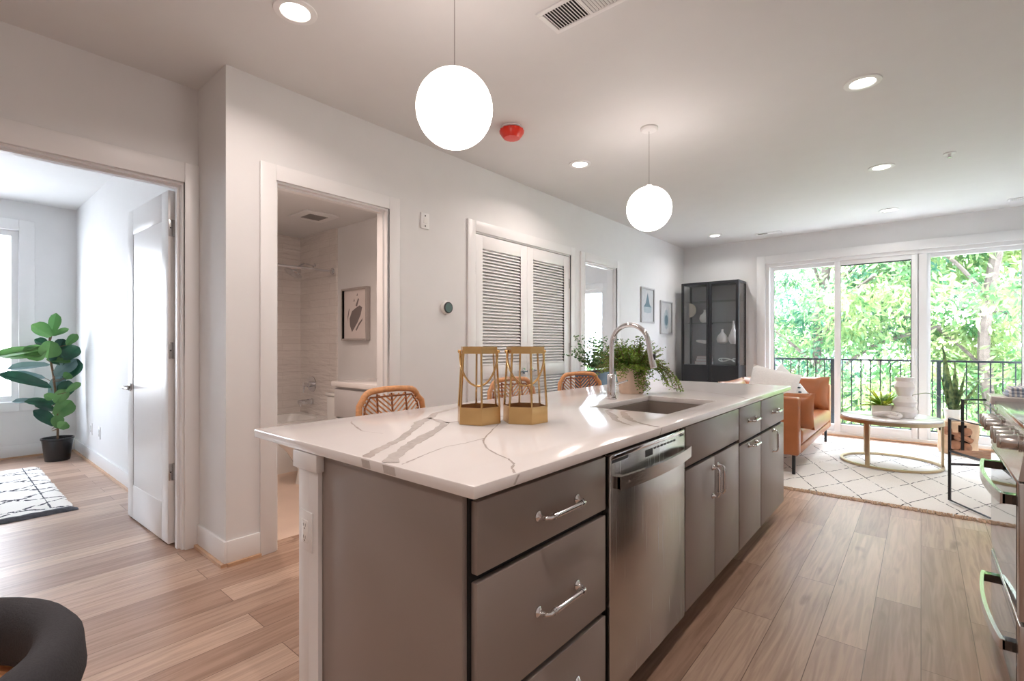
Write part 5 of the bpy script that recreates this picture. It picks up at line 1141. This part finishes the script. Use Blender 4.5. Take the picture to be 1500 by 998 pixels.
# ------------------------------------------------------------------ outside: railing, trees, building
struct('balcony_slab', MB().box(-2.3, 1.6, BY+0.16, 8.22, -0.2, -0.03), mat('pale_concrete', (214, 212, 208), 0.8), 'pale concrete balcony edge outside the patio door', 'balcony')
rl = thing('balcony_railing', 'dark metal balcony railing outside the patio door', 'railing', (-0.4, 8.12, -0.03))
MB().box(-2.3, 1.6, 8.10, 8.14, 0.985, 1.01).build('top_rail', RAILM, rl); MB().box(-2.3, 1.6, 8.11, 8.13, 0.10, 0.118).build('bottom_rail', RAILM, rl)
for x in (-2.28, -0.97, 0.15, 1.5): MB().box(x, x+0.042, 8.10, 8.142, -0.03, 0.985).build('post', RAILM, rl)
for k in range(36):
    x = -2.2+k*0.105
    if min(abs(x-q-.02) for q in (-2.28, -0.97, 0.15, 1.5)) < 0.03: continue
    MB().box(x-.006, x+.006, 8.114, 8.126, 0.118, 0.985).build('baluster', RAILM, rl)
struct('ground', MB().box(-60, 60, 7.9, 90, -6.3, -6.0).box(-90, -7.6, -60, 7.9, -6.3, -6.0), mat('pale_paving', (196, 196, 194), 0.9, noise=0.15, nscale=.5), 'pale paved ground far below outside', 'ground')
def tree(x, y, h, r, nl, seed, label, mt, low=-3.0, ls=0.26):
    o = thing('tree', label, 'tree', (x, y, -6.0), 'trees outside the patio door'); q = random.Random(seed)
    m = MB(); m.tube(smooth_path([(x, y, -6), (x+.2, y, -2), (x-.1, y+.1, 1), (x+.1, y, h*.7)]), .09, 8)
    o_ = []
    for k in range(9):
        a = q.uniform(0, 2*PI); z = q.uniform(-2.5, h*.6); m.tube(smooth_path([(x, y, z), (x+math.cos(a)*r*.4, y+math.sin(a)*r*.4, z+.9), (x+math.cos(a)*r*.85, y+math.sin(a)*r*.85, z+1.3)], 3), .035, 6)
    m.build('trunk', BARK, o)
    vs = []; fs = []
    C_ = []
    for k in range(80):
        a = q.uniform(0, 2*PI); rr_ = r*math.sqrt(q.random()); z = q.uniform(low, h); k2 = math.sqrt(max(.15, 1-((z-(low+h)/2)/((h-low)/2))**2)); C_.append(Vector((x+math.cos(a)*rr_*k2, y+math.sin(a)*rr_*k2, z)))
    for k in range(nl):
        c = q.choice(C_); dv = Vector((q.gauss(0, 1), q.gauss(0, 1), q.gauss(0, .6))).normalized()*q.uniform(.1, .75)
        b = c+dv; d = Vector((dv.x*.8+q.uniform(-.5, .5), dv.y*.8+q.uniform(-.5, .5), q.uniform(-.9, .1))).normalized()
        n_ = Vector((q.uniform(-1, 1), q.uniform(-1, 1), q.uniform(0, 1))); s = d.cross(n_)
        if s.length < .05: continue
        s = s.normalized()*ls*.16; L = ls*q.uniform(.7, 1.2); i = len(vs)
        vs += [b, b+d*L*.45+s, b+d*L, b+d*L*.45-s]; fs.append((i, i+1, i+2, i+3))
    MB().add(vs, fs).build('crown', mt, o); return o
tree(-4.6, 14.5, 3.6, 2.6, 20000, 1, 'leafy tree at the left of the patio view, behind the sofa', TREEL, ls=.16)
tree(-1.8, 13.5, 4.3, 2.6, 26000, 2, 'leafy tree seen through the middle pane of the patio door', TREED, ls=.15)
tree(1.0, 12.6, 4.5, 2.7, 30000, 3, 'bright drooping tree seen through the right pane of the patio door', TREEL, ls=.17)
tree(-1.0, 20.5, 5.2, 3.6, 22000, 4, 'tall pale tree farther back behind the middle of the railing', TREEL, ls=.22)
tree(3.8, 17.5, 5.6, 3.8, 22000, 5, 'tall deep green tree farther back at the right of the patio view', TREED, ls=.22)
tree(-9.0, 19.5, 1.4, 3.0, 14000, 6, 'leafy tree outside the far bedroom window', TREEL, ls=.2)
hb_ = thing('white_house', 'pale house with dark windows glimpsed through the trees', 'house', (-7, 30, -6))
MB().box(-14, -1, 26, 36, -6, 4.2).build('walls', SIDING, hb_); MB().hexa([(-14.5, 25.5, 4.2), (-.5, 25.5, 4.2), (-.5, 36.5, 4.2), (-14.5, 36.5, 4.2)], [(-13, 29, 6.2), (-2, 29, 6.2), (-2, 33, 6.2), (-13, 33, 6.2)]).build('roof', mat('grey_shingle', (160, 156, 154), .8), hb_)
for x in (-12, -9, -6, -3.2):
    for z in (-3.5, -.5, 2): MB().box(x, x+1.1, 25.96, 26.02, z, z+1.4).build('window', mat('dusky_glass', (150, 164, 176), .1), hb_)
nb = thing('neighbour_building', 'white clapboard building outside the bedroom window', 'building', (-22, 0, -6))
m = MB()
for k in range(28): m.box(-19.0, -18.95, -14, 16, -6+k*.45, -6+k*.45+.43)
m.build('siding', SIDING, nb); MB().box(-24, -19.0, -14, 16, -6, 7.0).build('walls', SIDING, nb)
